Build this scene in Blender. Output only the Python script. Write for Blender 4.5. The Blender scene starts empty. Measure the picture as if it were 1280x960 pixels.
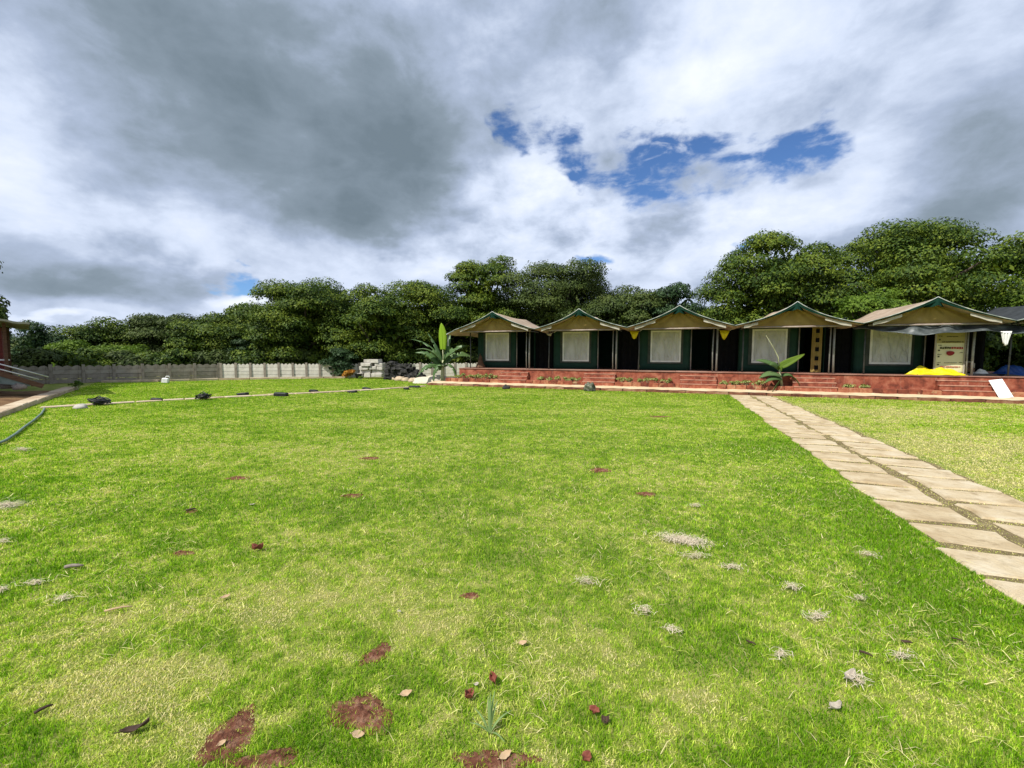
import bpy, math, random
import numpy as np
from mathutils import Vector, Matrix

scene = bpy.context.scene
COL = scene.collection
R = math.radians

# ------------------------------------------------------------------ camera
F_PX, PITCH, ROLL, EYE = 545.56, 0.0693, 0.0031, 1.65      # focal length in pixels of a 1280 px wide frame
cp, sp, cr, sr = math.cos(PITCH), math.sin(PITCH), math.cos(ROLL), math.sin(ROLL)
_X = np.array([1, 0, 0.]); _U = np.array([0, sp, cp]); FWD = np.array([0, cp, -sp])
RIGHT = cr * _X + sr * _U
UP = -sr * _X + cr * _U
EYEPOS = np.array([0, 0, EYE])
cam_d = bpy.data.cameras.new('camera')
cam_d.sensor_width = 36.0
cam_d.lens = F_PX / 1280 * 36
cam_d.clip_start = 0.05
cam_d.clip_end = 3000
cam = bpy.data.objects.new('camera', cam_d)
COL.objects.link(cam)
M = Matrix.Identity(4)
for i in range(3):
    M[i][0], M[i][1], M[i][2], M[i][3] = RIGHT[i], UP[i], -FWD[i], EYEPOS[i]
cam.matrix_world = M
scene.camera = cam

# ------------------------------------------------------------------ sun
SUN_EL = R(51)
SUN_H = np.array([-0.72, -0.694])
SUN_DIR = Vector((SUN_H[0] * math.cos(SUN_EL), SUN_H[1] * math.cos(SUN_EL), math.sin(SUN_EL)))
sun_d = bpy.data.lights.new('sun', 'SUN')
sun_d.energy = 5.0
sun_d.angle = R(0.53)
sun_d.color = (1.0, 0.955, 0.87)
sun = bpy.data.objects.new('sun', sun_d)
sun.rotation_euler = SUN_DIR.to_track_quat('Z', 'Y').to_euler()
sun.location = (0, 0, 60)
COL.objects.link(sun)

# ------------------------------------------------------------------ view
vs = scene.view_settings
vs.view_transform = 'Standard'
vs.look = 'None'
vs.exposure = 0.20
vs.gamma = 1.0
vs.use_curve_mapping = False


def ray(px, py):
    return FWD + RIGHT * (px - 640) / F_PX - UP * (py - 480) / F_PX


def G(px, py, z=0.0):
    """world point on the horizontal plane z seen at a pixel of the 1280x960 photograph"""
    d = ray(px, py)
    return EYEPOS + d * (z - EYE) / d[2]


# ------------------------------------------------------------------ world: Nishita sky behind a broken cloud layer
class NG:
    def __init__(self, tree):
        self.t = tree

    def n(self, typ, **kw):
        nd = self.t.nodes.new(typ)
        for k, v in kw.items():
            setattr(nd, k, v)
        return nd

    def link(self, a, b):
        self.t.links.new(a, b)

    def put(self, sock, v):
        if isinstance(v, (int, float)):
            sock.default_value = v
        elif isinstance(v, (tuple, list)):
            sock.default_value = v
        else:
            self.link(v, sock)

    def math(self, op, a, b=0.0, c=0.0, clamp=False):
        nd = self.n('ShaderNodeMath', operation=op, use_clamp=clamp)
        self.put(nd.inputs[0], a)
        self.put(nd.inputs[1], b)
        self.put(nd.inputs[2], c)
        return nd.outputs[0]

    def vmath(self, op, a, b=(0, 0, 0)):
        nd = self.n('ShaderNodeVectorMath', operation=op)
        self.put(nd.inputs[0], a)
        if op == 'SCALE':
            self.put(nd.inputs['Scale'], b)
        else:
            self.put(nd.inputs[1], b)
        return nd.outputs['Value'] if op in ('LENGTH', 'DOT_PRODUCT') else nd.outputs['Vector']

    def noise(self, vec, scale, detail=4, rough=0.5, dist=0.0, color=False):
        nd = self.n('ShaderNodeTexNoise')
        if vec is not None:
            self.link(vec, nd.inputs['Vector'])
        nd.inputs['Scale'].default_value = scale
        nd.inputs['Detail'].default_value = detail
        nd.inputs['Roughness'].default_value = rough
        nd.inputs['Distortion'].default_value = dist
        return nd.outputs['Color' if color else 'Fac']

    def smooth(self, v, a, b, lo=0.0, hi=1.0):
        nd = self.n('ShaderNodeMapRange', interpolation_type='SMOOTHSTEP')
        self.put(nd.inputs['Value'], v)
        nd.inputs['From Min'].default_value = a
        nd.inputs['From Max'].default_value = b
        nd.inputs['To Min'].default_value = lo
        nd.inputs['To Max'].default_value = hi
        return nd.outputs['Result']

    def ramp(self, v, stops):
        nd = self.n('ShaderNodeValToRGB')
        el = nd.color_ramp.elements
        while len(el) < len(stops):
            el.new(0.5)
        for e, (p, c) in zip(el, stops):
            e.position = p
            e.color = (*c, 1)
        self.put(nd.inputs['Fac'], v)
        return nd.outputs['Color']

    def mix(self, f, a, b, blend='MIX'):
        nd = self.n('ShaderNodeMix', data_type='RGBA', blend_type=blend)
        self.put(nd.inputs[0], f)
        self.put(nd.inputs[6], a if not isinstance(a, tuple) else (*a[:3], 1))
        self.put(nd.inputs[7], b if not isinstance(b, tuple) else (*b[:3], 1))
        return nd.outputs[2]


world = bpy.data.worlds.new('World')
scene.world = world
world.use_nodes = True
wt = world.node_tree
wt.nodes.clear()
g = NG(wt)
tc = g.n('ShaderNodeTexCoord')
dirv = g.vmath('NORMALIZE', tc.outputs['Generated'])
sx = g.n('ShaderNodeSeparateXYZ')
g.link(dirv, sx.inputs[0])
az = g.math('ARCTAN2', sx.outputs['X'], sx.outputs['Y'])
el = g.math('ARCSINE', sx.outputs['Z'])
ae = g.n('ShaderNodeCombineXYZ')
g.link(az, ae.inputs['X'])
g.link(el, ae.inputs['Y'])
ae = ae.outputs[0]
den = g.math('ADD', g.math('ABSOLUTE', sx.outputs['Z']), 0.34)
qv = g.n('ShaderNodeCombineXYZ')
g.link(g.math('DIVIDE', sx.outputs['X'], den), qv.inputs['X'])
g.link(g.math('DIVIDE', sx.outputs['Y'], den), qv.inputs['Y'])
q = qv.outputs[0]
warp = g.vmath('SCALE', g.vmath('SUBTRACT', g.noise(q, 1.7, 5, 0.55, color=True), (0.5, 0.5, 0.5)), 0.20)
aew = g.vmath('ADD', ae, warp)
warp2 = g.vmath('SCALE', g.vmath('SUBTRACT', g.noise(ae, 7.0, 5, 0.6, color=True), (0.5, 0.5, 0.5)), 0.07)
aew = g.vmath('ADD', aew, warp2)
nbig = g.noise(q, 2.0, 9, 0.55, 0.25)
nfine = g.noise(g.vmath('MULTIPLY', ae, (1.0, 1.7, 1.0)), 7.0, 9, 0.60, 0.3)
nblot = g.noise(g.vmath('MULTIPLY', ae, (1.0, 1.5, 1.0)), 3.4, 10, 0.56, 0.2)
nmid = g.noise(g.vmath('ADD', q, (3.1, 7.7, 0.0)), 4.2, 8, 0.58, 0.2)


npuff = g.noise(g.vmath('MULTIPLY', ae, (1.0, 1.9, 1.0)), 8.0, 10, 0.58, 0.15)


def azel(px, py):
    d = ray(px, py)
    d = d / np.linalg.norm(d)
    return math.atan2(d[0], d[1]), math.asin(d[2])


def blob(px, py, rx, ry, rot=0.0, inner=0.0):
    a, e = azel(px, py)
    k = 1.0 / F_PX * math.cos(a) ** 1.2
    nd = g.n('ShaderNodeMapping', vector_type='TEXTURE')
    g.link(aew, nd.inputs['Vector'])
    nd.inputs['Location'].default_value = (a, e, 0)
    nd.inputs['Rotation'].default_value = (0, 0, R(rot))
    nd.inputs['Scale'].default_value = (rx * k, ry * k, 1)
    return g.smooth(g.vmath('LENGTH', nd.outputs[0]), inner, 1.0, 1.0, 0.0)


# (x, y, half width, half height, turn, weight): where the cloud deck is thick (dark) or thin and sunlit
CLOUDS = [(310, 100, 440, 200, -4, -0.36), (490, 190, 130, 140, -25, -0.30), (430, 270, 130, 45, 0, -0.14), (190, 190, 200, 70, -8, -0.12), (10, 130, 130, 160, 0, 0.2),
          (690, 40, 130, 120, 20, -0.14), (1250, 220, 190, 190, 0, -0.18), (1130, 290, 190, 70, 0, -0.16),
          (190, 345, 240, 46, 0, -0.26), (60, 350, 120, 40, 0, -0.12), (800, 105, 230, 60, 10, 0.16), (950, 60, 220, 90, 0, 0.20),
          (660, 225, 110, 60, 20, 0.28), (1000, 250, 150, 45, 0, 0.22), (110, 262, 210, 42, -8, 0.24), (310, 288, 150, 36, -12, 0.08),
          (310, 362, 80, 34, 0, 0.50), (660, 320, 330, 45, 0, 0.14), (1150, 80, 150, 70, 20, 0.02),
          (70, 412, 70, 14, 0, 0.25), (900, 300, 170, 50, 0, 0.14), (830, 180, 55, 20, 0, 0.24), (520, 320, 100, 25, 0, 0.12), (760, 250, 160, 40, 0, 0.18)]
BLUE = [(835, 203, 190, 68, -4, 1.0), (720, 190, 95, 42, -25, 0.98), (985, 190, 85, 54, 10, 1.0), (640, 165, 50, 30, -30, 0.9),
        (318, 340, 85, 24, -12, 0.95), (735, 318, 60, 18, 0, 0.45), (955, 290, 50, 18, 0, 0.9)]
b = g.math('ADD', 0.53, g.math('MULTIPLY', g.math('SUBTRACT', nbig, 0.5), 0.14))
b = g.math('ADD', b, g.math('MULTIPLY', g.math('SUBTRACT', nblot, 0.5), 0.66))
b = g.math('ADD', b, g.math('MULTIPLY', g.math('SUBTRACT', nmid, 0.5), 0.10))
b = g.math('ADD', b, g.math('MULTIPLY', g.math('SUBTRACT', nfine, 0.5), 0.46))
for c in CLOUDS:
    b = g.math('ADD', b, g.math('MULTIPLY', blob(*c[:5]), c[5]))
b = g.math('ADD', b, g.math('MULTIPLY', g.math('SUBTRACT', npuff, 0.5), g.math('ADD', 0.16, g.math('MULTIPLY', blob(760, 270, 430, 130), 0.75))))
cloudcol = g.ramp(b, [(0.04, (1.6, 2.1, 2.55)), (0.26, (2.35, 2.95, 3.6)), (0.46, (3.9, 4.65, 6.1)),
                      (0.64, (6.2, 7.0, 8.6)), (0.90, (8.5, 8.95, 9.6))])
bl = None
for c in BLUE:
    v = g.math('MULTIPLY', blob(*c[:5]), c[5])
    bl = v if bl is None else g.math('MAXIMUM', bl, v)
blmax = g.math('MULTIPLY', bl, 2.2)
bl = g.math('ADD', bl, g.math('MULTIPLY', g.math('SUBTRACT', npuff, 0.5), 3.2))
bl = g.smooth(g.math('MINIMUM', bl, blmax), 0.34, 0.96)
bl = g.math('MULTIPLY', bl, g.smooth(g.noise(g.vmath('MULTIPLY', ae, (1.0, 2.2, 1.0)), 15.0, 8, 0.62, 0.4), 0.28, 0.48, 0.45, 1.0))
sky = g.n('ShaderNodeTexSky', sky_type='NISHITA')
sky.sun_disc = False
sky.sun_elevation = SUN_EL
sky.sun_rotation = math.atan2(SUN_H[0], SUN_H[1])
sky.altitude = 1200
sky.dust_density = 0.4
sky.ozone_density = 3.0
skyc = g.mix(1.0, sky.outputs[0], (0.72, 0.94, 1.20), 'MULTIPLY')
col = g.mix(bl, cloudcol, skyc)
bg = g.n('ShaderNodeBackground')
g.link(col, bg.inputs['Color'])
bg.inputs['Strength'].default_value = 0.1
wo = g.n('ShaderNodeOutputWorld')
g.link(bg.outputs[0], wo.inputs['Surface'])
world.cycles.sampling_method = 'MANUAL'
world.cycles.sample_map_resolution = 512


# ------------------------------------------------------------------ helpers
def row_pt(a, b_, z=0.0):
    """terrace frame: a along the tent row, b into its depth"""
    return ROW_O + ROW_R * a + ROW_M * b_ + np.array([0, 0, z])


TH = 0.3527
ROW_R = np.array([math.cos(TH), -math.sin(TH), 0])
ROW_M = np.array([math.sin(TH), math.cos(TH), 0])
ROW_O = np.array([0, 21.095, 0])


def row_at(px, py, b_):
    d = ray(px, py)
    t = (b_ - np.dot(EYEPOS - ROW_O, ROW_M)) / np.dot(d, ROW_M)
    p = EYEPOS + d * t
    return float(np.dot(p - ROW_O, ROW_R)), float(p[2])


def tag(o, label=None, cat=None, group=None, kind=None):
    for k, v in (('label', label), ('category', cat), ('group', group), ('kind', kind)):
        if v:
            o[k] = v
    return o


def empty(name, loc, rz=0.0, label=None, cat=None, group=None):
    o = bpy.data.objects.new(name, None)
    o.empty_display_size = 0.2
    COL.objects.link(o)
    o.location = tuple(float(c) for c in loc)
    o.rotation_euler = (0, 0, rz)
    return tag(o, label, cat, group)


def link_mesh(name, me, m=None, parent=None, smooth=False):
    if m is not None:
        me.materials.append(m)
    if smooth:
        me.polygons.foreach_set('use_smooth', np.ones(len(me.polygons), dtype=bool))
    o = bpy.data.objects.new(name, me)
    COL.objects.link(o)
    if parent is not None:
        o.parent = parent
    return o


def copy_tree(o, parent=None):
    c = o.copy()
    COL.objects.link(c)
    c.parent = parent
    for ch in list(o.children):
        copy_tree(ch, c)
    return c


class MB:
    """collects shapes and links them as one mesh object"""

    def __init__(self, seed=0):
        self.v, self.f = [], []
        self.r = random.Random(seed)

    def add(self, vs_, fs):
        n = len(self.v)
        self.v += [tuple(map(float, p)) for p in vs_]
        self.f += [tuple(i + n for i in f) for f in fs]

    def box(self, c, s, rz=0.0, rx=0.0, ry=0.0, jit=0.0, ch=0.0):
        m_ = Matrix.Rotation(rz, 3, 'Z') @ Matrix.Rotation(ry, 3, 'Y') @ Matrix.Rotation(rx, 3, 'X')
        if ch <= 0:
            pts = [(x, y, z) for z in (-.5, .5) for y in (-.5, .5) for x in (-.5, .5)]
            pts = [Vector((x * s[0], y * s[1], z * s[2])) for x, y, z in pts]
            fs = [(0, 2, 3, 1), (4, 5, 7, 6), (0, 1, 5, 4), (2, 6, 7, 3), (0, 4, 6, 2), (1, 3, 7, 5)]
        else:                                        # chamfered top and uprights
            hx, hy, hz = s[0] / 2, s[1] / 2, s[2] / 2
            pts = []
            for z, k in ((-hz, 0), (hz - ch, 0), (hz, ch)):
                c2 = ch
                for x, y in ((hx - c2, -hy), (hx, -hy + c2), (hx, hy - c2), (hx - c2, hy), (-hx + c2, hy), (-hx, hy - c2), (-hx, -hy + c2), (-hx + c2, -hy)):
                    pts.append(Vector((x * (1 - k / max(hx, ch)), y * (1 - k / max(hy, ch)), z)))
            fs = [tuple(range(7, -1, -1)), tuple(range(16, 24))]
            for L in (0, 8):
                fs += [(L + i, L + (i + 1) % 8, L + 8 + (i + 1) % 8, L + 8 + i) for i in range(8)]
        if jit:
            pts = [p + Vector((self.r.uniform(-jit, jit), self.r.uniform(-jit, jit), self.r.uniform(-jit, jit))) for p in pts]
        self.add([m_ @ p + Vector(c) for p in pts], fs)

    def tube(self, pts, rad, n=8, cap=True):
        pts = [Vector(p) for p in pts]
        if isinstance(rad, (int, float)):
            rad = [rad] * len(pts)
        ring = []
        prev = None
        for i, p in enumerate(pts):
            t = (pts[min(i + 1, len(pts) - 1)] - pts[max(i - 1, 0)])
            t.normalize()
            if prev is None:
                u = t.orthogonal().normalized()
            else:
                u = (prev - t * prev.dot(t))
                if u.length < 1e-4:
                    u = t.orthogonal()
                u.normalize()
            prev = u
            w = t.cross(u)
            ring.append([p + (u * math.cos(2 * math.pi * k / n) + w * math.sin(2 * math.pi * k / n)) * rad[i] for k in range(n)])
        vs_ = [q_ for r_ in ring for q_ in r_]
        fs = []
        for i in range(len(pts) - 1):
            fs += [(i * n + k, i * n + (k + 1) % n, (i + 1) * n + (k + 1) % n, (i + 1) * n + k) for k in range(n)]
        if cap:
            fs += [tuple(range(n - 1, -1, -1)), tuple(range((len(pts) - 1) * n, len(pts) * n))]
        self.add(vs_, fs)

    def sheet(self, fn, nu, nv, th=0.0):
        """a grid fn(u, v); th gives it a real thickness"""
        p = [[Vector(fn(i / nu, j / nv)) for i in range(nu + 1)] for j in range(nv + 1)]
        W = nu + 1
        top = [q_ for r_ in p for q_ in r_]
        fs = [(j * W + i, j * W + i + 1, (j + 1) * W + i + 1, (j + 1) * W + i) for j in range(nv) for i in range(nu)]
        if th <= 0:
            self.add(top, fs)
            return
        nrm = []
        for j in range(nv + 1):
            for i in range(nu + 1):
                a_ = p[j][min(i + 1, nu)] - p[j][max(i - 1, 0)]
                c_ = p[min(j + 1, nv)][i] - p[max(j - 1, 0)][i]
                n_ = a_.cross(c_)
                nrm.append(n_.normalized() if n_.length > 1e-9 else Vector((0, 0, 1)))
        N_ = len(top)
        bot = [q_ - n_ * th for q_, n_ in zip(top, nrm)]
        fs += [tuple(i + N_ for i in reversed(f)) for f in fs]
        edge = [i for i in range(W)] + [j * W + nu for j in range(1, nv + 1)] + [nv * W + i for i in range(nu - 1, -1, -1)] + [j * W for j in range(nv - 1, 0, -1)]
        for k in range(len(edge)):
            a_, c_ = edge[k], edge[(k + 1) % len(edge)]
            fs.append((c_, a_, a_ + N_, c_ + N_))
        self.add(top + bot, fs)

    def prism(self, poly, z0, z1, inset=0.0):
        """polygon (x, y) pulled from z0 to z1, its top edge eased by inset"""
        n = len(poly)
        cx = sum(p[0] for p in poly) / n
        cy = sum(p[1] for p in poly) / n
        lay = [(z0, 0), (z1 - inset, 0), (z1, inset)] if inset else [(z0, 0), (z1, 0)]
        vs_ = []
        for z, k in lay:
            for x, y in poly:
                d = math.hypot(x - cx, y - cy) or 1
                s_ = 1 - k / d
                vs_.append((cx + (x - cx) * s_, cy + (y - cy) * s_, z))
        fs = [tuple(range(n - 1, -1, -1)), tuple(range((len(lay) - 1) * n, len(lay) * n))]
        for L in range(len(lay) - 1):
            fs += [(L * n + i, L * n + (i + 1) % n, (L + 1) * n + (i + 1) % n, (L + 1) * n + i) for i in range(n)]
        self.add(vs_, fs)

    def rock(self, c, s, seed=0, nu=14, nv=9, rough=0.16, flat=0.25):
        rr = random.Random(seed)
        ph = [(rr.uniform(0, 6.3), rr.uniform(0, 6.3), rr.uniform(1.2, 4.5), rr.uniform(1.2, 4.5)) for _ in range(5)]
        vs_ = []
        for j in range(nv + 1):
            t = math.pi * j / nv
            for i in range(nu):
                p = 2 * math.pi * i / nu
                d = Vector((math.sin(t) * math.cos(p), math.sin(t) * math.sin(p), math.cos(t)))
                k = 1 + rough * sum(math.sin(q_[0] + d.x * q_[2] * 1.7 + d.z * 2) * math.cos(q_[1] + d.y * q_[3] * 1.7) for q_ in ph) * 0.6 + rr.uniform(-.03, .03)
                z = d.z * k
                if z < -flat:
                    z = -flat
                vs_.append((c[0] + d.x * k * s[0], c[1] + d.y * k * s[1], c[2] + z * s[2]))
        fs = [(j * nu + i, (j + 1) * nu + i, (j + 1) * nu + (i + 1) % nu, j * nu + (i + 1) % nu) for j in range(nv) for i in range(nu)]
        self.add(vs_, fs)

    def build(self, name, m=None, parent=None, smooth=False, bevel=0.0):
        me = bpy.data.meshes.new(name)
        me.from_pydata(self.v, [], self.f)
        me.validate()
        me.update()
        o = link_mesh(name, me, m, parent, smooth)
        if bevel:
            md = o.modifiers.new('bevel', 'BEVEL')
            md.width = bevel
            md.segments = 2
            md.limit_method = 'ANGLE'
        return o


def soup(name, verts, faces_n, m, parent=None, attrs=None, loop=None):
    """big leaf / blade meshes straight from arrays: verts (N,3), faces of faces_n corners laid out in order"""
    me = bpy.data.meshes.new(name)
    nv = len(verts)
    idx = np.arange(nv, dtype=np.int32) if loop is None else loop.astype(np.int32)
    nf = len(idx) // faces_n
    me.vertices.add(nv)
    me.vertices.foreach_set('co', verts.astype(np.float32).ravel())
    me.loops.add(len(idx))
    me.loops.foreach_set('vertex_index', idx)
    me.polygons.add(nf)
    me.polygons.foreach_set('loop_start', np.arange(0, nf * faces_n, faces_n, dtype=np.int32))
    for k, a in (attrs or {}).items():
        at = me.attributes.new(k, 'FLOAT', 'POINT')
        at.data.foreach_set('value', a.astype(np.float32))
    me.update(calc_edges=True)
    return link_mesh(name, me, m, parent)


# value noise for placing and colouring ground cover
def _hash(ix, iy, s):
    h = (ix.astype(np.int64) * 374761393 + iy.astype(np.int64) * 668265263 + s * 982451653) & 0x7fffffff
    h = ((h ^ (h >> 13)) * 1274126177) & 0x7fffffff
    return ((h ^ (h >> 16)) & 0xffff) / 65535.0


def vnoise(x, y, s=0):
    ix, iy = np.floor(x), np.floor(y)
    fx, fy = x - ix, y - iy
    fx, fy = fx * fx * (3 - 2 * fx), fy * fy * (3 - 2 * fy)
    a_ = _hash(ix, iy, s); b__ = _hash(ix + 1, iy, s); c_ = _hash(ix, iy + 1, s); d_ = _hash(ix + 1, iy + 1, s)
    return (a_ * (1 - fx) + b__ * fx) * (1 - fy) + (c_ * (1 - fx) + d_ * fx) * fy


def fbm(x, y, s=0, o=4):
    t, amp, tot = 0, 1.0, 0.0
    for k in range(o):
        t = t + amp * vnoise(x * 2 ** k + 17 * k, y * 2 ** k - 11 * k, s + k)
        tot += amp
        amp *= 0.55
    return t / tot


# ------------------------------------------------------------------ materials
def mat(name, stops, scale=4.0, detail=5, rough=0.8, bump=0.0, bscale=None, stretch=(1, 1, 1), island=0.0, dirt=None, metal=0.0,
        trans=0.0, spec=0.3, dist=0.3):
    """stops: [(pos, rgb), ...] spread by object-space noise; island adds per-piece variation; dirt = (rgb, scale, lo, hi, stretch)"""
    m = bpy.data.materials.new(name)
    m.use_nodes = True
    t = m.node_tree
    t.nodes.clear()
    k = NG(t)
    out = k.n('ShaderNodeOutputMaterial')
    p = k.n('ShaderNodeBsdfPrincipled')
    tc_ = k.n('ShaderNodeTexCoord')
    v = k.vmath('MULTIPLY', tc_.outputs['Object'], stretch)
    f = k.noise(v, scale, detail, 0.6, dist)
    if island:
        ge = k.n('ShaderNodeNewGeometry')
        f = k.math('ADD', f, k.math('MULTIPLY', k.math('SUBTRACT', ge.outputs['Random Per Island'], 0.5), island), clamp=True)
    c = k.ramp(f, stops)
    if dirt:
        dv = k.vmath('MULTIPLY', tc_.outputs['Object'], dirt[4] if len(dirt) > 4 else (1, 1, 1))
        c = k.mix(k.smooth(k.noise(dv, dirt[1], 6, 0.65, 0.5), dirt[2], dirt[3]), c, dirt[0])
    k.put(p.inputs['Base Color'], c)
    p.inputs['Roughness'].default_value = rough
    p.inputs['Metallic'].default_value = metal
    p.inputs['Specular IOR Level'].default_value = spec
    if bump:
        bn = k.n('ShaderNodeBump')
        bn.inputs['Strength'].default_value = bump
        bn.inputs['Distance'].default_value = 0.02
        k.link(k.noise(v, bscale or scale * 4, 6, 0.65), bn.inputs['Height'])
        k.link(bn.outputs[0], p.inputs['Normal'])
    surf = p.outputs[0]
    if trans:
        tr = k.n('ShaderNodeBsdfTranslucent')
        k.put(tr.inputs['Color'], c)
        mx = k.n('ShaderNodeMixShader')
        mx.inputs[0].default_value = trans
        k.link(surf, mx.inputs[1])
        k.link(tr.outputs[0], mx.inputs[2])
        surf = mx.outputs[0]
    k.link(surf, out.inputs['Surface'])
    return m


def leaf_mat(name, cols, trans=0.28, rough=0.42, patch=None, attr=None):
    m = bpy.data.materials.new(name)
    m.use_nodes = True
    t = m.node_tree
    t.nodes.clear()
    k = NG(t)
    out = k.n('ShaderNodeOutputMaterial')
    p = k.n('ShaderNodeBsdfPrincipled')
    ge = k.n('ShaderNodeNewGeometry')
    f = ge.outputs['Random Per Island']
    if patch:
        f = k.math('ADD', k.math('MULTIPLY', f, 0.55), k.math('MULTIPLY', k.smooth(k.noise(ge.outputs['Position'], patch, 3, 0.6), 0.3, 0.7), 0.45))
    if attr:
        at = k.n('ShaderNodeAttribute', attribute_name=attr)
        f = k.math('ADD', at.outputs['Fac'], k.math('MULTIPLY', k.math('SUBTRACT', f, 0.5), 0.62), clamp=True)
    n_ = len(cols)
    c = k.ramp(f, [(i / (n_ - 1), cc) for i, cc in enumerate(cols)])
    if attr:
        tone = k.math('FRACT', k.math('MULTIPLY', ge.outputs['Random Per Island'], 37.17))
        tone = k.math('ADD', 0.62, k.math('MULTIPLY', tone, 0.90))
        c = k.vmath('SCALE', c, tone)
    k.put(p.inputs['Base Color'], c)
    p.inputs['Roughness'].default_value = rough
    p.inputs['Specular IOR Level'].default_value = 0.2
    tr = k.n('ShaderNodeBsdfTranslucent')
    k.put(tr.inputs['Color'], k.mix(1.0, c, (1.1, 1.25, 0.6), 'MULTIPLY'))
    mx = k.n('ShaderNodeMixShader')
    mx.inputs[0].default_value = trans
    k.link(p.outputs[0], mx.inputs[1])
    k.link(tr.outputs[0], mx.inputs[2])
    k.link(mx.outputs[0], out.inputs['Surface'])
    return m


MT = {}
MT['grass'] = leaf_mat('grass', [(0.11, 0.24, 0.005), (0.225, 0.40, 0.012), (0.385, 0.52, 0.038), (0.60, 0.595, 0.15), (0.69, 0.59, 0.33)], 0.42, 0.5, attr='dry')
MT['straw'] = mat('straw', [(0.3, (0.48, 0.40, 0.27)), (0.7, (0.66, 0.58, 0.43))], 20, 2, 0.8, island=0.5)
MT['thatch'] = mat('thatch', [(0.3, (0.10, 0.145, 0.02)), (0.5, (0.19, 0.225, 0.045)), (0.7, (0.30, 0.28, 0.10))], 2.2, 8, 0.95, bump=0.6, bscale=60, spec=0.1)
MT['soil'] = mat('red_soil', [(0.3, (0.07, 0.026, 0.016)), (0.5, (0.17, 0.07, 0.042)), (0.68, (0.30, 0.17, 0.11))], 18, 8, 0.95, bump=0.9, bscale=70, spec=0.1)
MT['earth'] = mat('bank_earth', [(0.3, (0.10, 0.055, 0.03)), (0.55, (0.20, 0.12, 0.06)), (0.75, (0.16, 0.15, 0.05))], 1.6, 8, 0.95, bump=0.8, bscale=14, spec=0.1)
MT['slab'] = mat('sandstone_slab', [(0.3, (0.37, 0.275, 0.155)), (0.5, (0.48, 0.385, 0.24)), (0.7, (0.555, 0.475, 0.335))], 3.2, 8, 0.9, bump=0.9, bscale=22, island=0.12,
                 dirt=((0.27, 0.20, 0.11), 5.5, 0.52, 0.75))
MT['edging'] = mat('edging_stone', [(0.3, (0.36, 0.26, 0.17)), (0.6, (0.52, 0.42, 0.29)), (0.8, (0.56, 0.49, 0.38))], 3, 7, 0.9, bump=0.5, bscale=20, island=0.25)
MT['redwall'] = mat('red_oxide_masonry', [(0.34, (0.13, 0.032, 0.018)), (0.5, (0.28, 0.072, 0.038)), (0.68, (0.41, 0.155, 0.09))], 3.6, 8, 0.75, bump=0.45, bscale=16,
                    dirt=((0.50, 0.34, 0.25), 3.0, 0.56, 0.82, (3.2, 3.2, 0.45)))
MT['redblock'] = mat('red_laterite_block', [(0.3, (0.11, 0.028, 0.016)), (0.5, (0.25, 0.066, 0.034)), (0.72, (0.40, 0.18, 0.095))], 3.5, 8, 0.85, bump=0.8, bscale=14, island=0.3,
                     dirt=((0.40, 0.27, 0.15), 4.0, 0.54, 0.72))
MT['kerbface'] = mat('kerb_stone', [(0.3, (0.10, 0.038, 0.022)), (0.5, (0.21, 0.085, 0.045)), (0.72, (0.36, 0.22, 0.13))], 2.4, 8, 0.9, bump=0.8, bscale=15, island=0.3)
MT['walk'] = mat('sand_walk', [(0.3, (0.50, 0.37, 0.22)), (0.6, (0.62, 0.49, 0.32)), (0.8, (0.66, 0.56, 0.40))], 2.2, 8, 0.95, bump=0.4, bscale=30)
MT['bed'] = mat('bed_soil', [(0.3, (0.12, 0.05, 0.03)), (0.6, (0.22, 0.11, 0.06)), (0.8, (0.34, 0.22, 0.12))], 5, 8, 0.95, bump=0.8, bscale=30)
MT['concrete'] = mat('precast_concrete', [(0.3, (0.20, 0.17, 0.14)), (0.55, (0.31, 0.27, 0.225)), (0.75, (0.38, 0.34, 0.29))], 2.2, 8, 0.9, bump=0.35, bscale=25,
                     dirt=((0.15, 0.12, 0.085), 2.4, 0.52, 0.75, (1.6, 1.6, 0.5)), island=0.2)  # colour darkened for the shaded run of the wall
MT['canvas_green'] = mat('green_canvas', [(0.3, (0.006, 0.030, 0.019)), (0.7, (0.011, 0.048, 0.030))], 3, 5, 0.75, bump=0.25, bscale=6)
MT['canvas_top'] = mat('weathered_beige_canvas', [(0.3, (0.33, 0.245, 0.175)), (0.55, (0.45, 0.35, 0.255)), (0.8, (0.50, 0.41, 0.32))], 1.6, 7, 0.9, bump=0.3, bscale=5, trans=0.22,
                       dirt=((0.18, 0.13, 0.09), 2.4, 0.55, 0.8))
MT['canvas_ochre'] = mat('ochre_canvas', [(0.3, (0.44, 0.315, 0.10)), (0.6, (0.58, 0.43, 0.15)), (0.8, (0.66, 0.52, 0.25))], 2.0, 6, 0.85, bump=0.4, bscale=7, trans=0.45)
MT['trim'] = mat('dark_green_trim', [(0.3, (0.004, 0.022, 0.014)), (0.7, (0.008, 0.040, 0.026))], 4, 5, 0.85, spec=0.1)
MT['binding'] = mat('pale_edge_webbing', [(0.35, (0.12, 0.16, 0.13)), (0.65, (0.52, 0.54, 0.49))], 3, 5, 0.6)
MT['pale'] = mat('lit_fly_cloth', [(0.3, (0.50, 0.45, 0.35)), (0.7, (0.68, 0.64, 0.55))], 5, 5, 0.8, trans=0.3)
MT['pipe'] = mat('grey_pipe', [(0.3, (0.20, 0.19, 0.185)), (0.7, (0.36, 0.35, 0.34))], 5, 5, 0.5, metal=0.3)
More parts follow.
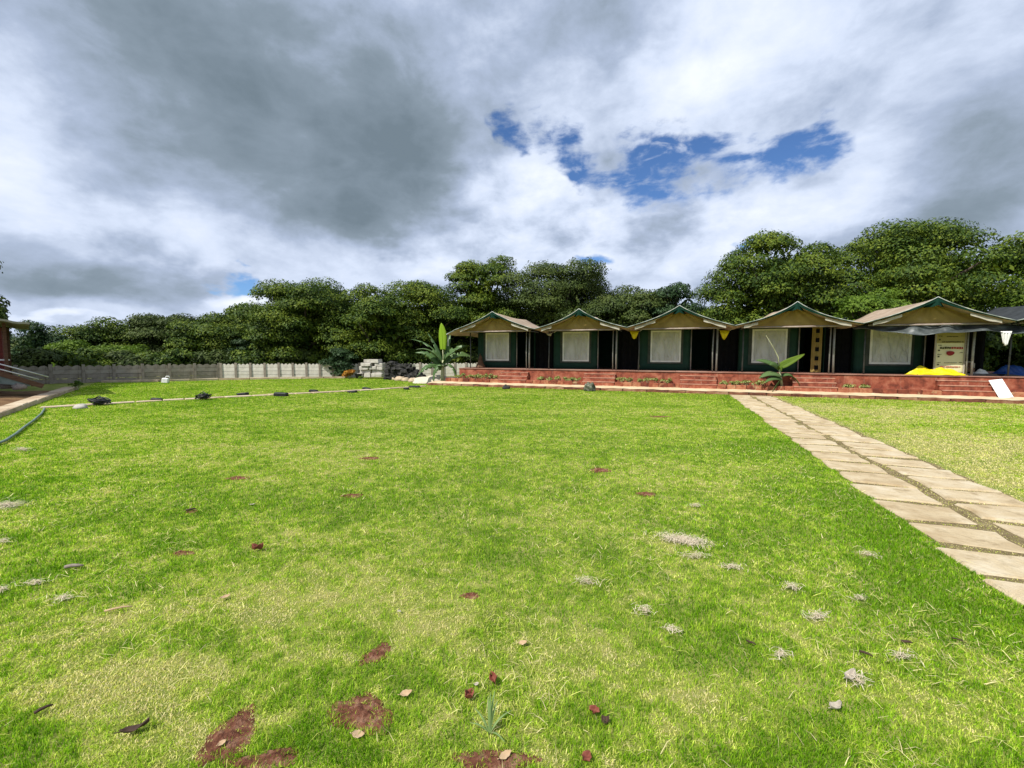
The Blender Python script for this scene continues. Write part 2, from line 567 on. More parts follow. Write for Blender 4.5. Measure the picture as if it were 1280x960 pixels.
MT['pipe_dark'] = mat('dark_pipe', [(0.3, (0.05, 0.055, 0.06)), (0.7, (0.11, 0.115, 0.12))], 5, 5, 0.5, metal=0.3)
MT['beam'] = mat('eave_pole', [(0.3, (0.22, 0.165, 0.14)), (0.7, (0.40, 0.33, 0.29))], 5, 5, 0.7)
MT['frame'] = mat('white_window_frame', [(0.3, (0.66, 0.66, 0.62)), (0.7, (0.80, 0.80, 0.77))], 5, 4, 0.5)
MT['black'] = mat('black_cloth', [(0.3, (0.004, 0.004, 0.005)), (0.7, (0.010, 0.010, 0.011))], 5, 4, 0.9, spec=0.1)
MT['blackplastic'] = mat('black_plastic', [(0.3, (0.005, 0.005, 0.007)), (0.7, (0.015, 0.016, 0.019))], 12, 5, 0.5, bump=0.4, bscale=14, spec=0.5)
MT['net'] = mat('grey_shade_net', [(0.3, (0.025, 0.032, 0.033)), (0.55, (0.065, 0.076, 0.076)), (0.75, (0.18, 0.20, 0.195))], 2.2, 6, 0.45, bump=0.6, bscale=5, spec=0.5, stretch=(1, 1, 2))
MT['yellow'] = mat('yellow_tarpaulin', [(0.3, (0.72, 0.56, 0.004)), (0.7, (0.83, 0.70, 0.01))], 3, 5, 0.42, bump=0.5, bscale=6, trans=0.15, spec=0.4)
MT['blue'] = mat('blue_tarpaulin', [(0.3, (0.008, 0.035, 0.16)), (0.7, (0.02, 0.08, 0.30))], 4, 5, 0.4, bump=0.5, bscale=7, spec=0.4)
MT['white'] = mat('white_board', [(0.3, (0.76, 0.76, 0.75)), (0.7, (0.84, 0.84, 0.83))], 4, 4, 0.5)
MT['whitecloth'] = mat('white_cloth', [(0.3, (0.62, 0.62, 0.60)), (0.7, (0.78, 0.78, 0.76))], 9, 5, 0.8, bump=0.5, bscale=12)
MT['lit_concrete'] = mat('sunlit_concrete', [(0.3, (0.50, 0.46, 0.40)), (0.55, (0.66, 0.62, 0.55)), (0.75, (0.74, 0.70, 0.63))], 2.2, 8, 0.9, bump=0.35, bscale=25,
                     dirt=((0.26, 0.22, 0.17), 2.4, 0.58, 0.8, (1.6, 1.6, 0.5)), island=0.2)  # paler copy of the concrete, sunlight put into the colour
MT['darknet'] = mat('black_shade_net', [(0.3, (0.012, 0.014, 0.015)), (0.7, (0.04, 0.045, 0.047))], 2.2, 6, 0.7, bump=0.6, bscale=5)
MT['lit_tread_edge'] = mat('lit_step_edge', [(0.3, (0.34, 0.13, 0.085)), (0.7, (0.50, 0.29, 0.20))], 5, 6, 0.8, bump=0.3)
MT['banner'] = mat('cream_banner', [(0.3, (0.66, 0.60, 0.37)), (0.7, (0.74, 0.68, 0.44))], 1.5, 4, 0.6)
MT['banner_top'] = mat('ochre_banner_band', [(0.3, (0.33, 0.27, 0.09)), (0.7, (0.40, 0.33, 0.13))], 1.5, 4, 0.6)
MT['ink'] = mat('dark_ink', [(0.3, (0.05, 0.045, 0.02)), (0.7, (0.08, 0.07, 0.03))], 6, 3, 0.7)
MT['redink'] = mat('red_ink', [(0.3, (0.30, 0.03, 0.025)), (0.7, (0.42, 0.06, 0.05))], 6, 3, 0.7)
MT['darkred'] = mat('crimson_emblem', [(0.3, (0.16, 0.006, 0.008)), (0.7, (0.32, 0.02, 0.02))], 10, 3, 0.6)
MT['wood'] = mat('brown_timber', [(0.3, (0.07, 0.035, 0.02)), (0.7, (0.15, 0.08, 0.045))], 4, 6, 0.8, stretch=(1, 1, 4))
MT['redpaint'] = mat('red_timber_cladding', [(0.3, (0.10, 0.014, 0.012)), (0.7, (0.17, 0.028, 0.022))], 3, 6, 0.7, stretch=(1, 1, 5), bump=0.3)
MT['eave'] = mat('weathered_roof_sheet', [(0.3, (0.20, 0.20, 0.14)), (0.7, (0.33, 0.33, 0.24))], 3, 6, 0.7)
MT['rail'] = mat('steel_rail', [(0.3, (0.45, 0.46, 0.46)), (0.7, (0.66, 0.66, 0.65))], 4, 4, 0.35, metal=0.5)
MT['tin'] = mat('grey_green_sheet', [(0.3, (0.10, 0.13, 0.12)), (0.7, (0.20, 0.24, 0.22))], 4, 4, 0.6)
MT['hose'] = mat('grey_green_hose', [(0.3, (0.10, 0.16, 0.12)), (0.7, (0.18, 0.25, 0.20))], 6, 4, 0.5)
MT['palerock'] = mat('pale_stone', [(0.3, (0.32, 0.29, 0.25)), (0.55, (0.48, 0.45, 0.40)), (0.8, (0.60, 0.57, 0.52))], 3, 7, 0.9, bump=0.7, bscale=14, island=0.3)
MT['darkrock'] = mat('dark_basalt', [(0.3, (0.014, 0.0135, 0.013)), (0.55, (0.034, 0.033, 0.031)), (0.8, (0.09, 0.087, 0.083))], 3, 7, 0.9, bump=0.7, bscale=14, island=0.4)
MT['mossrock'] = mat('mottled_rock', [(0.3, (0.03, 0.035, 0.022)), (0.5, (0.10, 0.11, 0.075)), (0.75, (0.30, 0.30, 0.24))], 7, 7, 0.9, bump=0.9, bscale=14)
MT['sand'] = mat('pale_sand', [(0.3, (0.50, 0.43, 0.33)), (0.7, (0.62, 0.56, 0.45))], 3, 7, 0.95, bump=0.5, bscale=20)
MT['bark'] = mat('bark', [(0.3, (0.045, 0.035, 0.026)), (0.6, (0.10, 0.08, 0.06)), (0.8, (0.17, 0.15, 0.12))], 5, 7, 0.95, bump=0.8, bscale=12, stretch=(1, 1, 0.35))
MT['leaf_mango'] = leaf_mat('broad_leaf', [(0.013, 0.033, 0.004), (0.033, 0.068, 0.007), (0.098, 0.143, 0.012), (0.19, 0.23, 0.022)], 0.13, 0.62, patch=0.55)
MT['leaf_olive'] = leaf_mat('olive_leaf', [(0.016, 0.032, 0.007), (0.038, 0.062, 0.012), (0.072, 0.102, 0.020), (0.12, 0.15, 0.034)], 0.13, 0.62, patch=0.6)
MT['leaf_blue'] = leaf_mat('blue_green_leaf', [(0.012, 0.030, 0.010), (0.028, 0.060, 0.020), (0.060, 0.105, 0.040)], 0.12, 0.6, patch=0.9)
MT['leaf_bright'] = leaf_mat('bright_leaf', [(0.04, 0.085, 0.008), (0.10, 0.17, 0.016), (0.18, 0.26, 0.03)], 0.28, 0.6, patch=0.8)
MT['leaf_bed'] = leaf_mat('pale_bedding_leaf', [(0.16, 0.20, 0.05), (0.28, 0.33, 0.09), (0.46, 0.46, 0.20)], 0.3, 0.5)
MT['leaf_dry'] = leaf_mat('dry_orange_leaf', [(0.22, 0.07, 0.02), (0.45, 0.19, 0.03), (0.60, 0.34, 0.06)], 0.25, 0.6)
MT['leaf_banana'] = leaf_mat('banana_leaf', [(0.06, 0.115, 0.04), (0.10, 0.18, 0.06), (0.17, 0.25, 0.10)], 0.3, 0.3)
MT['leaf_young'] = leaf_mat('young_banana_leaf', [(0.26, 0.42, 0.03), (0.34, 0.50, 0.045)], 0.4, 0.35)
MT['stem'] = mat('pale_stem', [(0.3, (0.30, 0.32, 0.17)), (0.7, (0.48, 0.48, 0.30))], 5, 4, 0.6)
MT['litter_red'] = mat('red_brown_litter', [(0.3, (0.12, 0.028, 0.018)), (0.7, (0.25, 0.075, 0.045))], 20, 5, 0.7)
MT['litter_tan'] = mat('tan_litter', [(0.3, (0.36, 0.24, 0.13)), (0.7, (0.52, 0.38, 0.24))], 20, 5, 0.8)
MT['litter_grey'] = mat('grey_litter', [(0.3, (0.16, 0.13, 0.11)), (0.7, (0.30, 0.25, 0.21))], 20, 5, 0.8)
MT['litter_dark'] = mat('dark_litter', [(0.3, (0.035, 0.02, 0.015)), (0.7, (0.08, 0.045, 0.03))], 20, 5, 0.8)
MT['litter_pale'] = mat('pale_litter', [(0.3, (0.30, 0.26, 0.21)), (0.7, (0.46, 0.41, 0.34))], 20, 5, 0.8)


def pane_mat():
    """cloudy clear-plastic window: greyish film, wrinkled and shiny"""
    m = bpy.data.materials.new('plastic_window_film')
    m.use_nodes = True
    t = m.node_tree
    t.nodes.clear()
    k = NG(t)
    out = k.n('ShaderNodeOutputMaterial')
    p = k.n('ShaderNodeBsdfPrincipled')
    tc_ = k.n('ShaderNodeTexCoord')
    v = tc_.outputs['Object']
    c = k.ramp(k.noise(k.vmath('MULTIPLY', v, (1.0, 1.0, 0.45)), 2.2, 4, 0.5, 0.5), [(0.34, (0.46, 0.465, 0.43)), (0.66, (0.60, 0.60, 0.56))])
    k.put(p.inputs['Base Color'], c)
    p.inputs['Roughness'].default_value = 0.22
    p.inputs['Specular IOR Level'].default_value = 0.6
    bn = k.n('ShaderNodeBump')
    bn.inputs['Strength'].default_value = 1.0
    bn.inputs['Distance'].default_value = 0.12
    k.link(k.noise(k.vmath('MULTIPLY', v, (1.6, 1.6, 0.5)), 3.5, 4, 0.5, 1.2), bn.inputs['Height'])
    k.link(bn.outputs[0], p.inputs['Normal'])
    k.link(p.outputs[0], out.inputs['Surface'])
    return m


MT['film'] = pane_mat()

# ------------------------------------------------------------------ ground, lawn surround, path
mb = MB()
mb.add([(-700, -300, 0), (700, -300, 0), (700, 1100, 0), (-700, 1100, 0)], [(0, 1, 2, 3)])
tag(mb.build('ground', MT['thatch']), kind='structure')

# a low wooded rise far behind the trees on the left
mb = MB()
mb.sheet(lambda u, v: (-620 + 700 * u, 420 + 160 * v, -1 + 22 * math.sin(math.pi * v) ** 1.2 * (0.55 + 0.45 * math.sin(2.1 + 5 * u)) + 1.2 * math.sin(41 * u) * math.sin(math.pi * v)), 60, 12)
MT['hill'] = mat('wooded_hill', [(0.3, (0.012, 0.028, 0.012)), (0.7, (0.03, 0.055, 0.02))], 0.12, 8, 0.95)
tag(mb.build('hill', MT['hill'], smooth=True), kind='structure')

# flagstone path: two courses of slabs with turf joints, one mesh
PATH_A = (9.48, 11.06)
rr = random.Random(5)
slabs = MB(5)
slab_polys = []
for side in (0, 1):
    b_ = -0.15
    while b_ > -18.6:
        dep = rr.uniform(0.44, 0.57)
        a0 = PATH_A[0] + side * 0.80 + rr.uniform(-0.03, 0.03)
        a1 = a0 + rr.uniform(0.64, 0.73)
        j = lambda s_=0.05: rr.uniform(-s_, s_)
        loc = [(a0 + j(), b_ - dep + j()), ((a0 + a1) / 2, b_ - dep + j(.02)), (a1 + j(), b_ - dep + j()), (a1 + j(.02), b_ - dep / 2),
               (a1 + j(), b_ + j()), ((a0 + a1) / 2, b_ + j(.02)), (a0 + j(), b_ + j()), (a0 + j(.02), b_ - dep / 2)]
        w = [row_pt(x, y) for x, y in loc]
        poly = [(p[0], p[1]) for p in w]
        slab_polys.append(poly)
        slabs.prism(poly, -0.05, 0.018 + rr.uniform(-0.008, 0.012), 0.02)
        b_ -= dep + rr.uniform(0.09, 0.15)
tag(slabs.build('path', MT['slab']), kind='structure')
MT['joint'] = mat('dry_joint_soil', [(0.3, (0.11, 0.08, 0.04)), (0.55, (0.20, 0.155, 0.08)), (0.75, (0.32, 0.26, 0.15))], 9, 8, 0.95, bump=0.8, bscale=60, spec=0.1)
mb = MB(2)
mb.sheet(lambda u, v: tuple(row_pt(PATH_A[0] + 0.03 + u * 1.52 + 0.03 * math.sin(v * 160 + 2 * u), -0.04 - 18.4 * v, 0.004)), 2, 150)
tag(mb.build('soil', MT['joint']), kind='structure')

# thin stone strip across the far lawn
S0, S1 = G(50, 510.5), G(532, 483.2)
sd = (S1 - S0) / np.linalg.norm(S1 - S0)
sn = np.array([-sd[1], sd[0], 0])
slen = np.linalg.norm(S1 - S0)
strip = MB(9)
t_ = 0.0
strip_quads = []
while t_ < slen:
    L = rr.uniform(0.5, 0.9)
    c0 = S0 + sd * t_ + sn * (0.22 * math.sin(t_ * 0.5))
    c1 = S0 + sd * min(t_ + L - 0.04, slen) + sn * (0.22 * math.sin((t_ + L) * 0.5))
    h = 0.17
    poly = [(p[0] + rr.uniform(-.02, .02), p[1] + rr.uniform(-.03, .03)) for p in (c0 - sn * h, c1 - sn * h, c1 + sn * h, c0 + sn * h)]
    strip.prism(poly, -0.03, 0.035 + rr.uniform(0, 0.015), 0.015)
    t_ += L
tag(strip.build('path', MT['edging']), kind='structure')

# pale kerb at the foot of the boundary wall
K = [G(128, 478.5), G(200, 477.2), G(274, 475.2), G(350, 473.8), G(432, 472.8)]
kb = MB(3)
for p0, p1 in zip(K[:-1], K[1:]):
    n_ = max(2, int(np.linalg.norm(p1 - p0) / 1.1))
    for i in range(n_):
        a_ = p0 + (p1 - p0) * (i / n_)
        c_ = p0 + (p1 - p0) * ((i + 0.97) / n_)
        m_ = (a_ + c_) / 2
        kb.box((m_[0], m_[1] + rr.uniform(-.03, .03), 0.05), (np.linalg.norm(c_ - a_), 0.32, 0.14), rz=math.atan2(c_[1] - a_[1], c_[0] - a_[0]), jit=0.012)
tag(kb.build('kerb', MT['edging']), kind='structure')

# earth bank with its stone edge on the left
E0, E1 = G(-40, 535), G(92, 488)
ed = (E1 - E0) / np.linalg.norm(E1 - E0)
en = np.array([-ed[1], ed[0], 0])
if en[0] > 0:
    en = -en
elen = np.linalg.norm(E1 - E0)
BANK0 = E0 - ed * 9


def bank_pt(u, v):
    s_ = u * (elen + 9)
    w_ = v * 13.0
    p = BANK0 + ed * s_ + en * (w_ + 0.30)
    z = 0.06 + 0.50 * min(1, w_ / 3.6) ** 1.3 + 0.10 * (fbm(np.array(p[0] * 0.9), np.array(p[1] * 0.9), 4) - 0.5) * min(1, w_ * 2) + 0.05 * math.sin(w_ * 4.0) * min(1, w_)
    fall = min(1.0, max(0.0, (1 - u) * 9))
    return (p[0], p[1], 0.02 + float(z) * (0.15 + 0.85 * fall))


mb = MB()
mb.sheet(bank_pt, 70, 46)
tag(mb.build('earth_bank', MT['earth'], smooth=True), kind='structure')
mb = MB(4)
s_ = 0.0
while s_ < elen + 9 - 0.4:
    L = rr.uniform(0.7, 1.2)
    p = BANK0 + ed * (s_ + L / 2)
    mb.box((p[0] + en[0] * .14, p[1] + en[1] * .14, 0.055), (L - 0.02, 0.42, 0.17), rz=math.atan2(ed[1], ed[0]), jit=0.012, ch=0.02)
    s_ += L
tag(mb.build('kerb', MT['edging']), kind='structure')

# ------------------------------------------------------------------ terrace of red masonry
A_L, A_R = -3.33, 26.0
terr = empty('masonry_terrace', row_pt(0, 0), -TH, 'long raised terrace of red painted masonry carrying the row of canvas tents', 'terrace')
mb = MB(1)
mb.box(((A_L + A_R) / 2, 3.95, 0.43), (A_R - A_L, 6.0, 0.86))
mb.build('platform', MT['redwall'], terr)
mb = MB(2)
a_ = A_L - 0.03
while a_ < A_R:
    L = rr.uniform(1.3, 2.0)
    mb.box((a_ + L / 2, 3.94, 0.876), (L - 0.008, 6.06, 0.034), jit=0.003)
    a_ += L
MT['coping'] = mat('terrace_coping', [(0.3, (0.25, 0.11, 0.08)), (0.6, (0.34, 0.19, 0.145)), (0.8, (0.42, 0.29, 0.23))], 2.0, 7, 0.7, bump=0.3, island=0.2)
mb.build('coping', MT['coping'], terr)
mb = MB(3)
a_ = -4.75
while a_ < A_R:
    L = rr.uniform(0.55, 1.1)
    mb.box((a_ + L / 2, 0.09, 0.055), (L - 0.018, 0.20, 0.11 + rr.uniform(-.012, .014)), rz=rr.uniform(-.012, .012), jit=0.012, ch=0.025)
    a_ += L
mb.build('kerb_stone', MT['kerbface'], terr)
mb = MB(3)
mb.sheet(lambda u, v: (-4.6 + u * (A_R + 4.6), -0.005 + v * 0.50, 0.124 + 0.085 * v + 0.012 * math.sin(u * 230) * math.sin(v * 5 + u * 90)), 220, 4)
mb.build('walkway', MT['walk'], terr, smooth=True)

A_T = [-1.026 + 4.2551 * k for k in range(6)]
STEP = [(a + 0.12, a + 1.58) for a in A_T[:5]]
STEP[4] = (A_T[4] + 0.5, A_T[4] + 2.12)
for s0, s1 in STEP:
    mb = MB(int(s0 * 7) + 50)
    for z0, z1, b0 in ((0.10, 0.36, 0.42), (0.36, 0.535, 0.61), (0.535, 0.705, 0.79)):
        mb.box(((s0 + s1) / 2, (b0 + 0.947) / 2, (z0 + z1) / 2 - 0.001), (s1 - s0, 0.947 - b0, z1 - z0), jit=0.006, ch=0.018)
    fl = mb.build('step_flight', MT['redwall'], terr)
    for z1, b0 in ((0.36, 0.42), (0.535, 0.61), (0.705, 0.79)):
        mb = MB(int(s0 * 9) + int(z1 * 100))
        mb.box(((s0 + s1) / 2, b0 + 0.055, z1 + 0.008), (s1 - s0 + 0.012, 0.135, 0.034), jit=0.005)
        mb.build('lit_tread_edge', MT['lit_tread_edge'], fl)  # pale strip added, sunlight on the tread put into its colour
seg = [(-3.89, STEP[0][0])] + [(STEP[i][1], STEP[i + 1][0]) for i in range(4)] + [(STEP[4][1], A_R)]
BEDS = seg
for s0, s1 in seg:
    mb = MB(int(s0 * 13) + 90)
    a_ = s0 + 0.006
    while a_ < s1 - 0.1:
        L = min(rr.uniform(0.30, 0.46), s1 - a_)
        if s1 - a_ - L < 0.2:
            L = s1 - a_
        mb.box((a_ + L / 2, 0.52, 0.235), (L - 0.012, 0.19, 0.27 + rr.uniform(-.016, .016)), rz=rr.uniform(-.02, .02), jit=0.010, ch=0.02)
        a_ += L
    mb.build('planter_wall', MT['redblock'], terr)
    mb = MB(6)
    mb.sheet(lambda u, v: (s0 + 0.01 + u * (s1 - s0 - 0.02), 0.60 + v * 0.34, 0.325 + 0.035 * math.sin(u * 31) * math.cos(u * 17 + 2 * v)), 30, 4)
    mb.build('bed_soil', MT['bed'], terr, smooth=True)
# the short end of the planter on the left
mb = MB(8)
for k in range(2):
    mb.box((-3.83 + 0.29 * k, 0.80, 0.2), (0.26, 0.3, 0.33), jit=0.015, ch=0.02)
mb.build('planter_end', MT['redblock'], terr)

# ------------------------------------------------------------------ boundary wall of precast panels
wall = empty('boundary_wall', (-18.57, 27.63, 0), 0, 'low precast concrete panel wall with posts and scalloped top along the far lawn edge', 'wall')


def wall_run(p0, p1, n_, h, seed, mt='concrete'):
    r_ = random.Random(seed)
    d = (p1 - p0) / n_
    L = np.linalg.norm(d)
    rz = math.atan2(d[1], d[0])
    for i in range(n_ + 1):
        m_ = MB(seed + i)
        p = p0 + d * i - np.array([-18.57, 27.63, 0])
        m_.box((0, 0, h / 2 - 0.02), (0.13, 0.15, h + 0.04 + r_.uniform(-.02, .03)), rz=r_.uniform(-.02, .02), ry=r_.uniform(-.012, .012), jit=.006)
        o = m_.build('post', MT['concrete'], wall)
        o.location = tuple(p)
        o.rotation_euler = (0, 0, rz)
    for i in range(n_):
        m_ = MB(seed + 100 + i)
        nb = 4
        hb = (h - 0.05) / nb
        for k in range(nb):
            z0 = k * hb
            if k < nb - 1:
                m_.box((0, 0, z0 + hb / 2), (L - 0.14, 0.05, hb - 0.016), jit=.004)
            else:
                tops = []
                N_ = 24
                for q_ in range(N_ + 1):
                    u = q_ / N_
                    z = z0 + hb * 0.62 + hb * 0.38 * abs(math.sin(u * math.pi * 3))
                    tops.append((u, z))
                for q_ in range(N_):
                    (u0, za), (u1, zb) = tops[q_], tops[q_ + 1]
                    x0, x1 = (u0 - .5) * (L - .14), (u1 - .5) * (L - .14)
                    m_.add([(x0, -.025, z0), (x1, -.025, z0), (x1, -.025, zb), (x0, -.025, za), (x0, .025, z0), (x1, .025, z0), (x1, .025, zb), (x0, .025, za)],
                           [(0, 1, 2, 3), (5, 4, 7, 6), (3, 2, 6, 7)])
        p = p0 + d * (i + 0.5) - np.array([-18.57, 27.63, 0])
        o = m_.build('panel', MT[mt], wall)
        o.location = tuple(p + np.array([0, 0, r_.uniform(-.012, .012)]))
        o.rotation_euler = (0, 0, rz)


WA0, WC, WB1 = np.array([-27.0, 20.5, 0.]), np.array([-18.57, 27.63, 0.]), np.array([-1.0, 32.75, 0.])
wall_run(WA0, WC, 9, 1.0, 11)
wall_run(WC + np.array([.13, .04, 0]), WB1, 22, 1.0, 41, 'lit_concrete')

# ------------------------------------------------------------------ tents
DECK = 0.893
ZP, ZE, HW = 3.67 - DECK, 2.79 - DECK, 2.135
YB = 5.2


SAG = 0.10


def roof_z(x):
    u = min(1.0, abs(x) / HW)
    return ZP + (ZE - ZP) * u - SAG * math.sin(math.pi * u ** 0.8)


def make_tent(seed=0, body=True, top='canvas_top', wide_border=True):
    r_ = random.Random(seed)
    root = empty('canvas_tent', (0, 0, 0))
    ph = r_.uniform(0, 6)
    mb_ = MB(seed)
    mb_.sheet(lambda u, v: ((u * 2 - 1) * HW, 0.02 + v * YB, roof_z((u * 2 - 1) * HW) - 0.05 * math.sin(v * math.pi) + 0.02 * math.sin(ph + v * 13 + u * 9) * math.sin(u * 21 + ph) + 0.012 * math.sin(u * 40 + v * 7 + ph)), 28, 16, 0.018)
    mb_.build('roof_fly', MT[top], root, smooth=True)
    # dark green hem along the front edge, broadest at the peak
    mb_ = MB(seed)

    def hem(u, v):
        x = (u * 2 - 1) * HW
        k = 1 - abs(u * 2 - 1)
        d = (0.022 + 0.115 * k ** 2.2) * v
        return (x, 0.0 - 0.015 * math.sin(u * 40) * v, roof_z(x) + 0.012 - d)
    mb_.sheet(hem, 40, 4, 0.012)
    mb_.build('front_hem', MT['trim'], root, smooth=True)
    mb_ = MB(seed)
    for sgn in (-1, 1):
        mb_.tube([(sgn * HW * t / 12, -0.022, roof_z(HW * t / 12) + 0.024) for t in range(13)], 0.015, 6)
    mb_.build('edge_webbing', MT['binding'], root, smooth=True)
    # small folded flap under the peak
    mb_ = MB(seed)
    zt = ZP - 0.02
    mb_.add([(0, -0.04, zt), (-0.30, 0.24, zt - 0.30), (0.30, 0.24, zt - 0.30), (0.0, -0.08, zt - 0.24), (-0.13, -0.0, zt - 0.30), (0.13, -0.0, zt - 0.30)],
            [(0, 4, 3), (0, 3, 5), (0, 1, 4), (0, 5, 2)])
    o = mb_.build('peak_flap', MT['trim'], root)
    md = o.modifiers.new('thickness', 'SOLIDIFY')
    md.thickness = 0.012
    # sagging ochre gable
    mb_ = MB(seed)

    def gable(u, v):
        x0 = (u * 2 - 1) * 1.82
        ztop = ZP - 0.15
        zb = ZE - 0.02
        x = x0 * v
        fold = 0.06 * math.sin(u * 34 + ph) * v * (1.2 - v)
        return (x, 0.47 + fold + 0.08 * (1 - v), ztop + (zb - ztop) * (v if True else 0) + 0.05 * math.sin(math.pi * v) * (abs(u * 2 - 1)))
    mb_.sheet(gable, 44, 14, 0.012)
    mb_.build('gable_cloth', MT['canvas_ochre'], root, smooth=True)
    # pale strips of fly cloth, coloured as if sunlit, at the gable's lower ends
    for sgn in (-1, 1):
        mb_ = MB(seed)
        if sgn < 0 and seed % 2:
            x0, x1 = 1.30, 1.80
        else:
            x0, x1 = 0.95, 1.80
        mb_.sheet(lambda u, v: (sgn * (x0 + (x1 - x0) * u), 0.07, roof_z(x0 + (x1 - x0) * u) - 0.06 - 0.12 * v * (0.85 + 0.10 * math.sin(u * 7 + seed)) - 0.006 * math.sin(u * 13)), 10, 2, 0.008)
        mb_.build('lit_cloth_strip', MT['pale'], root)
    mb_ = MB(seed)
    mb_.tube([(-1.85, 0.36, ZE - 0.03), (0, 0.36, ZE - 0.045), (1.85, 0.36, ZE - 0.03)], 0.036, 8)
    mb_.build('eave_pole', MT['beam'], root, smooth=True)
    for x, rad, mt in ((-1.68, 0.028, 'pipe_dark'), (1.42, 0.026, 'pipe'), (1.57, 0.040, 'pipe')):
        mb_ = MB(seed)
        mb_.tube([(x, 1.02, 0), (x + r_.uniform(-.02, .02), 1.02, 1.0), (x + r_.uniform(-.02, .02), 1.02, ZE + 0.05)], rad, 8)
        mb_.build('pole', MT[mt], root, smooth=True)
    for sgn in (-1, 1):
        mb_ = MB(seed)
        mb_.tube([(sgn * 1.66, 0.36, ZE - 0.03), (sgn * 1.66, 5.0, ZE - 0.03)], 0.024, 6)
        mb_.build('rafter', MT['pipe_dark'], root, smooth=True)
    if not body:
        return root
    # inner room: front wall with its window, open doorway on the right
    mb_ = MB(seed)
    mb_.sheet(lambda u, v: (-1.68 + 2.22 * u, 2.0 + 0.012 * math.sin(u * 19) * math.sin(v * 3.1), v * 1.98), 16, 8, 0.02)
    mb_.build('front_wall', MT['canvas_green'], root, smooth=True)
    mb_ = MB(seed)
    for p0, p1 in (((-1.68, 2.02), (-1.68, 5.0)), ((1.5, 5.0), (1.5, 2.02)), ((-1.68, 5.0), (1.5, 5.0))):
        mb_.sheet(lambda u, v: (p0[0] + (p1[0] - p0[0]) * u, p0[1] + (p1[1] - p0[1]) * u, v * 2.02), 6, 3, 0.02)
    mb_.build('room_wall', MT['canvas_green'], root)
    mb_ = MB(seed)
    mb_.sheet(lambda u, v: (-1.75 + 3.3 * u, 1.95 + 3.1 * v, 2.02 - 0.10 * math.sin(math.pi * v) * math.sin(math.pi * u)), 8, 8, 0.02)
    mb_.build('room_ceiling', MT['black'], root)
    mb_ = MB(seed)
    mb_.tube([(0.57, 1.96, 0), (0.57, 1.96, 1.98)], 0.026, 8)
    mb_.build('door_post', MT['pipe'], root, smooth=True)
    mb_ = MB(seed)
    mb_.sheet(lambda u, v: (1.53 + 1.0 * u, 2.25 + 0.04 * math.sin(u * 20), 0.01 + v * 1.93), 20, 4, 0.01)
    mb_.build('gap_dark_sheet', MT['black'], root)  # black sheet added to stand for the shade between tents
    # window: dark flap border, white tape frame, wrinkled plastic
    x0, x1, z0, z1 = -1.21, 0.13, 0.385, 1.86
    mb_ = MB(seed)
    mb_.box(((x0 + x1) / 2 - 0.015, 1.965, (z0 + z1) / 2), (x1 - x0 + 0.22, 0.03, z1 - z0 + 0.16))
    MT.setdefault('flap', mat('window_flap', [(0.3, (0.028, 0.038, 0.030)), (0.7, (0.06, 0.07, 0.055))], 4, 4, 0.7))
    win = mb_.build('window', MT['flap'], root)
    mb_ = MB(seed)
    w = 0.075
    for c, s_ in ((((x0 + x1) / 2, z0 + w / 2), (x1 - x0, w)), (((x0 + x1) / 2, z1 - w / 2), (x1 - x0, w)), ((x0 + w / 2, (z0 + z1) / 2), (w, z1 - z0 - 2 * w)), ((x1 - w / 2, (z0 + z1) / 2), (w, z1 - z0 - 2 * w))):
        mb_.box((c[0], 1.938, c[1]), (s_[0], 0.03, s_[1]), jit=0.004)
    mb_.build('window_frame', MT['frame'], win)
    mb_ = MB(seed)
    mb_.sheet(lambda u, v: (x0 + w * .8 + (x1 - x0 - 1.6 * w) * u, 1.9395 - 0.004 * math.sin(u * 7 + ph) * math.sin(v * 9 + 2 * ph) - 0.003 * math.sin(u * 23 - v * 13 + ph),
                             z0 + w * .8 + (z1 - z0 - 1.6 * w) * v), 26, 26, 0.004)
    mb_.build('pane', MT['film'], win, smooth=True)
    return root


TENT_LABELS = ['canvas tent at the far end of the row beside the tall banana plant',
               'green canvas tent behind the dark boulder, second from the banana plant',
               'middle green canvas tent between the two hanging yellow sheets',
               'green canvas tent with a young broad leaved plant in front of its window',
               'canvas tent with a grey net across its front and a banner in the doorway',
               'bare tent frame with a dark sagging roof at the right end of the terrace']
for k in range(6):
    SAG = (0.08, 0.13, 0.10, 0.15, 0.09, 0.12)[k]
    t = make_tent(k, body=k < 5, top='canvas_top' if k < 5 else 'darknet')
    p = row_pt(A_T[k], 0, DECK)
    t.location = tuple(p)
    t.rotation_euler = (0, 0, -TH)
    tag(t, TENT_LABELS[k], 'tent', 'canvas tents along the terrace')
    if k == 0:
        mb = MB(77)
        mb.sheet(lambda u, v: (-HW + 0.05 - 0.42 * u, 0.03 + v * 4.9, ZE + 0.01 - 0.19 * u - 0.03 * math.sin(v * 9)), 5, 10, 0.012)
        mb.build('eave_flap', MT['canvas_top'], t, smooth=True)
        mb = MB(78)
        mb.tube([(-HW + 0.05, 0.0, ZE + 0.03), (-HW - 0.40, 0.0, ZE - 0.17)], 0.022, 6)
        mb.tube([(-HW - 0.36, 0.1, ZE - 0.2), (-HW - 0.36, 0.1, ZE - 0.75)], 0.016, 6)
        mb.build('eave_rod', MT['binding'], t)
    if k == 3:
        mb = MB(79)
        mb.sheet(lambda u, v: (0.98 + 0.36 * u, 1.72 + 0.03 * math.sin(u * 15), 0.02 + 1.95 * v), 10, 4, 0.015)
        o = mb.build('door_curtain', MT['canvas_ochre'], t)
        for q_ in range(5):
            mb = MB(80)
            mb.box((1.16, 1.685, 0.22 + q_ * 0.38), (0.13, 0.012, 0.17))
            mb.build('curtain_patch', MT['black'], o)

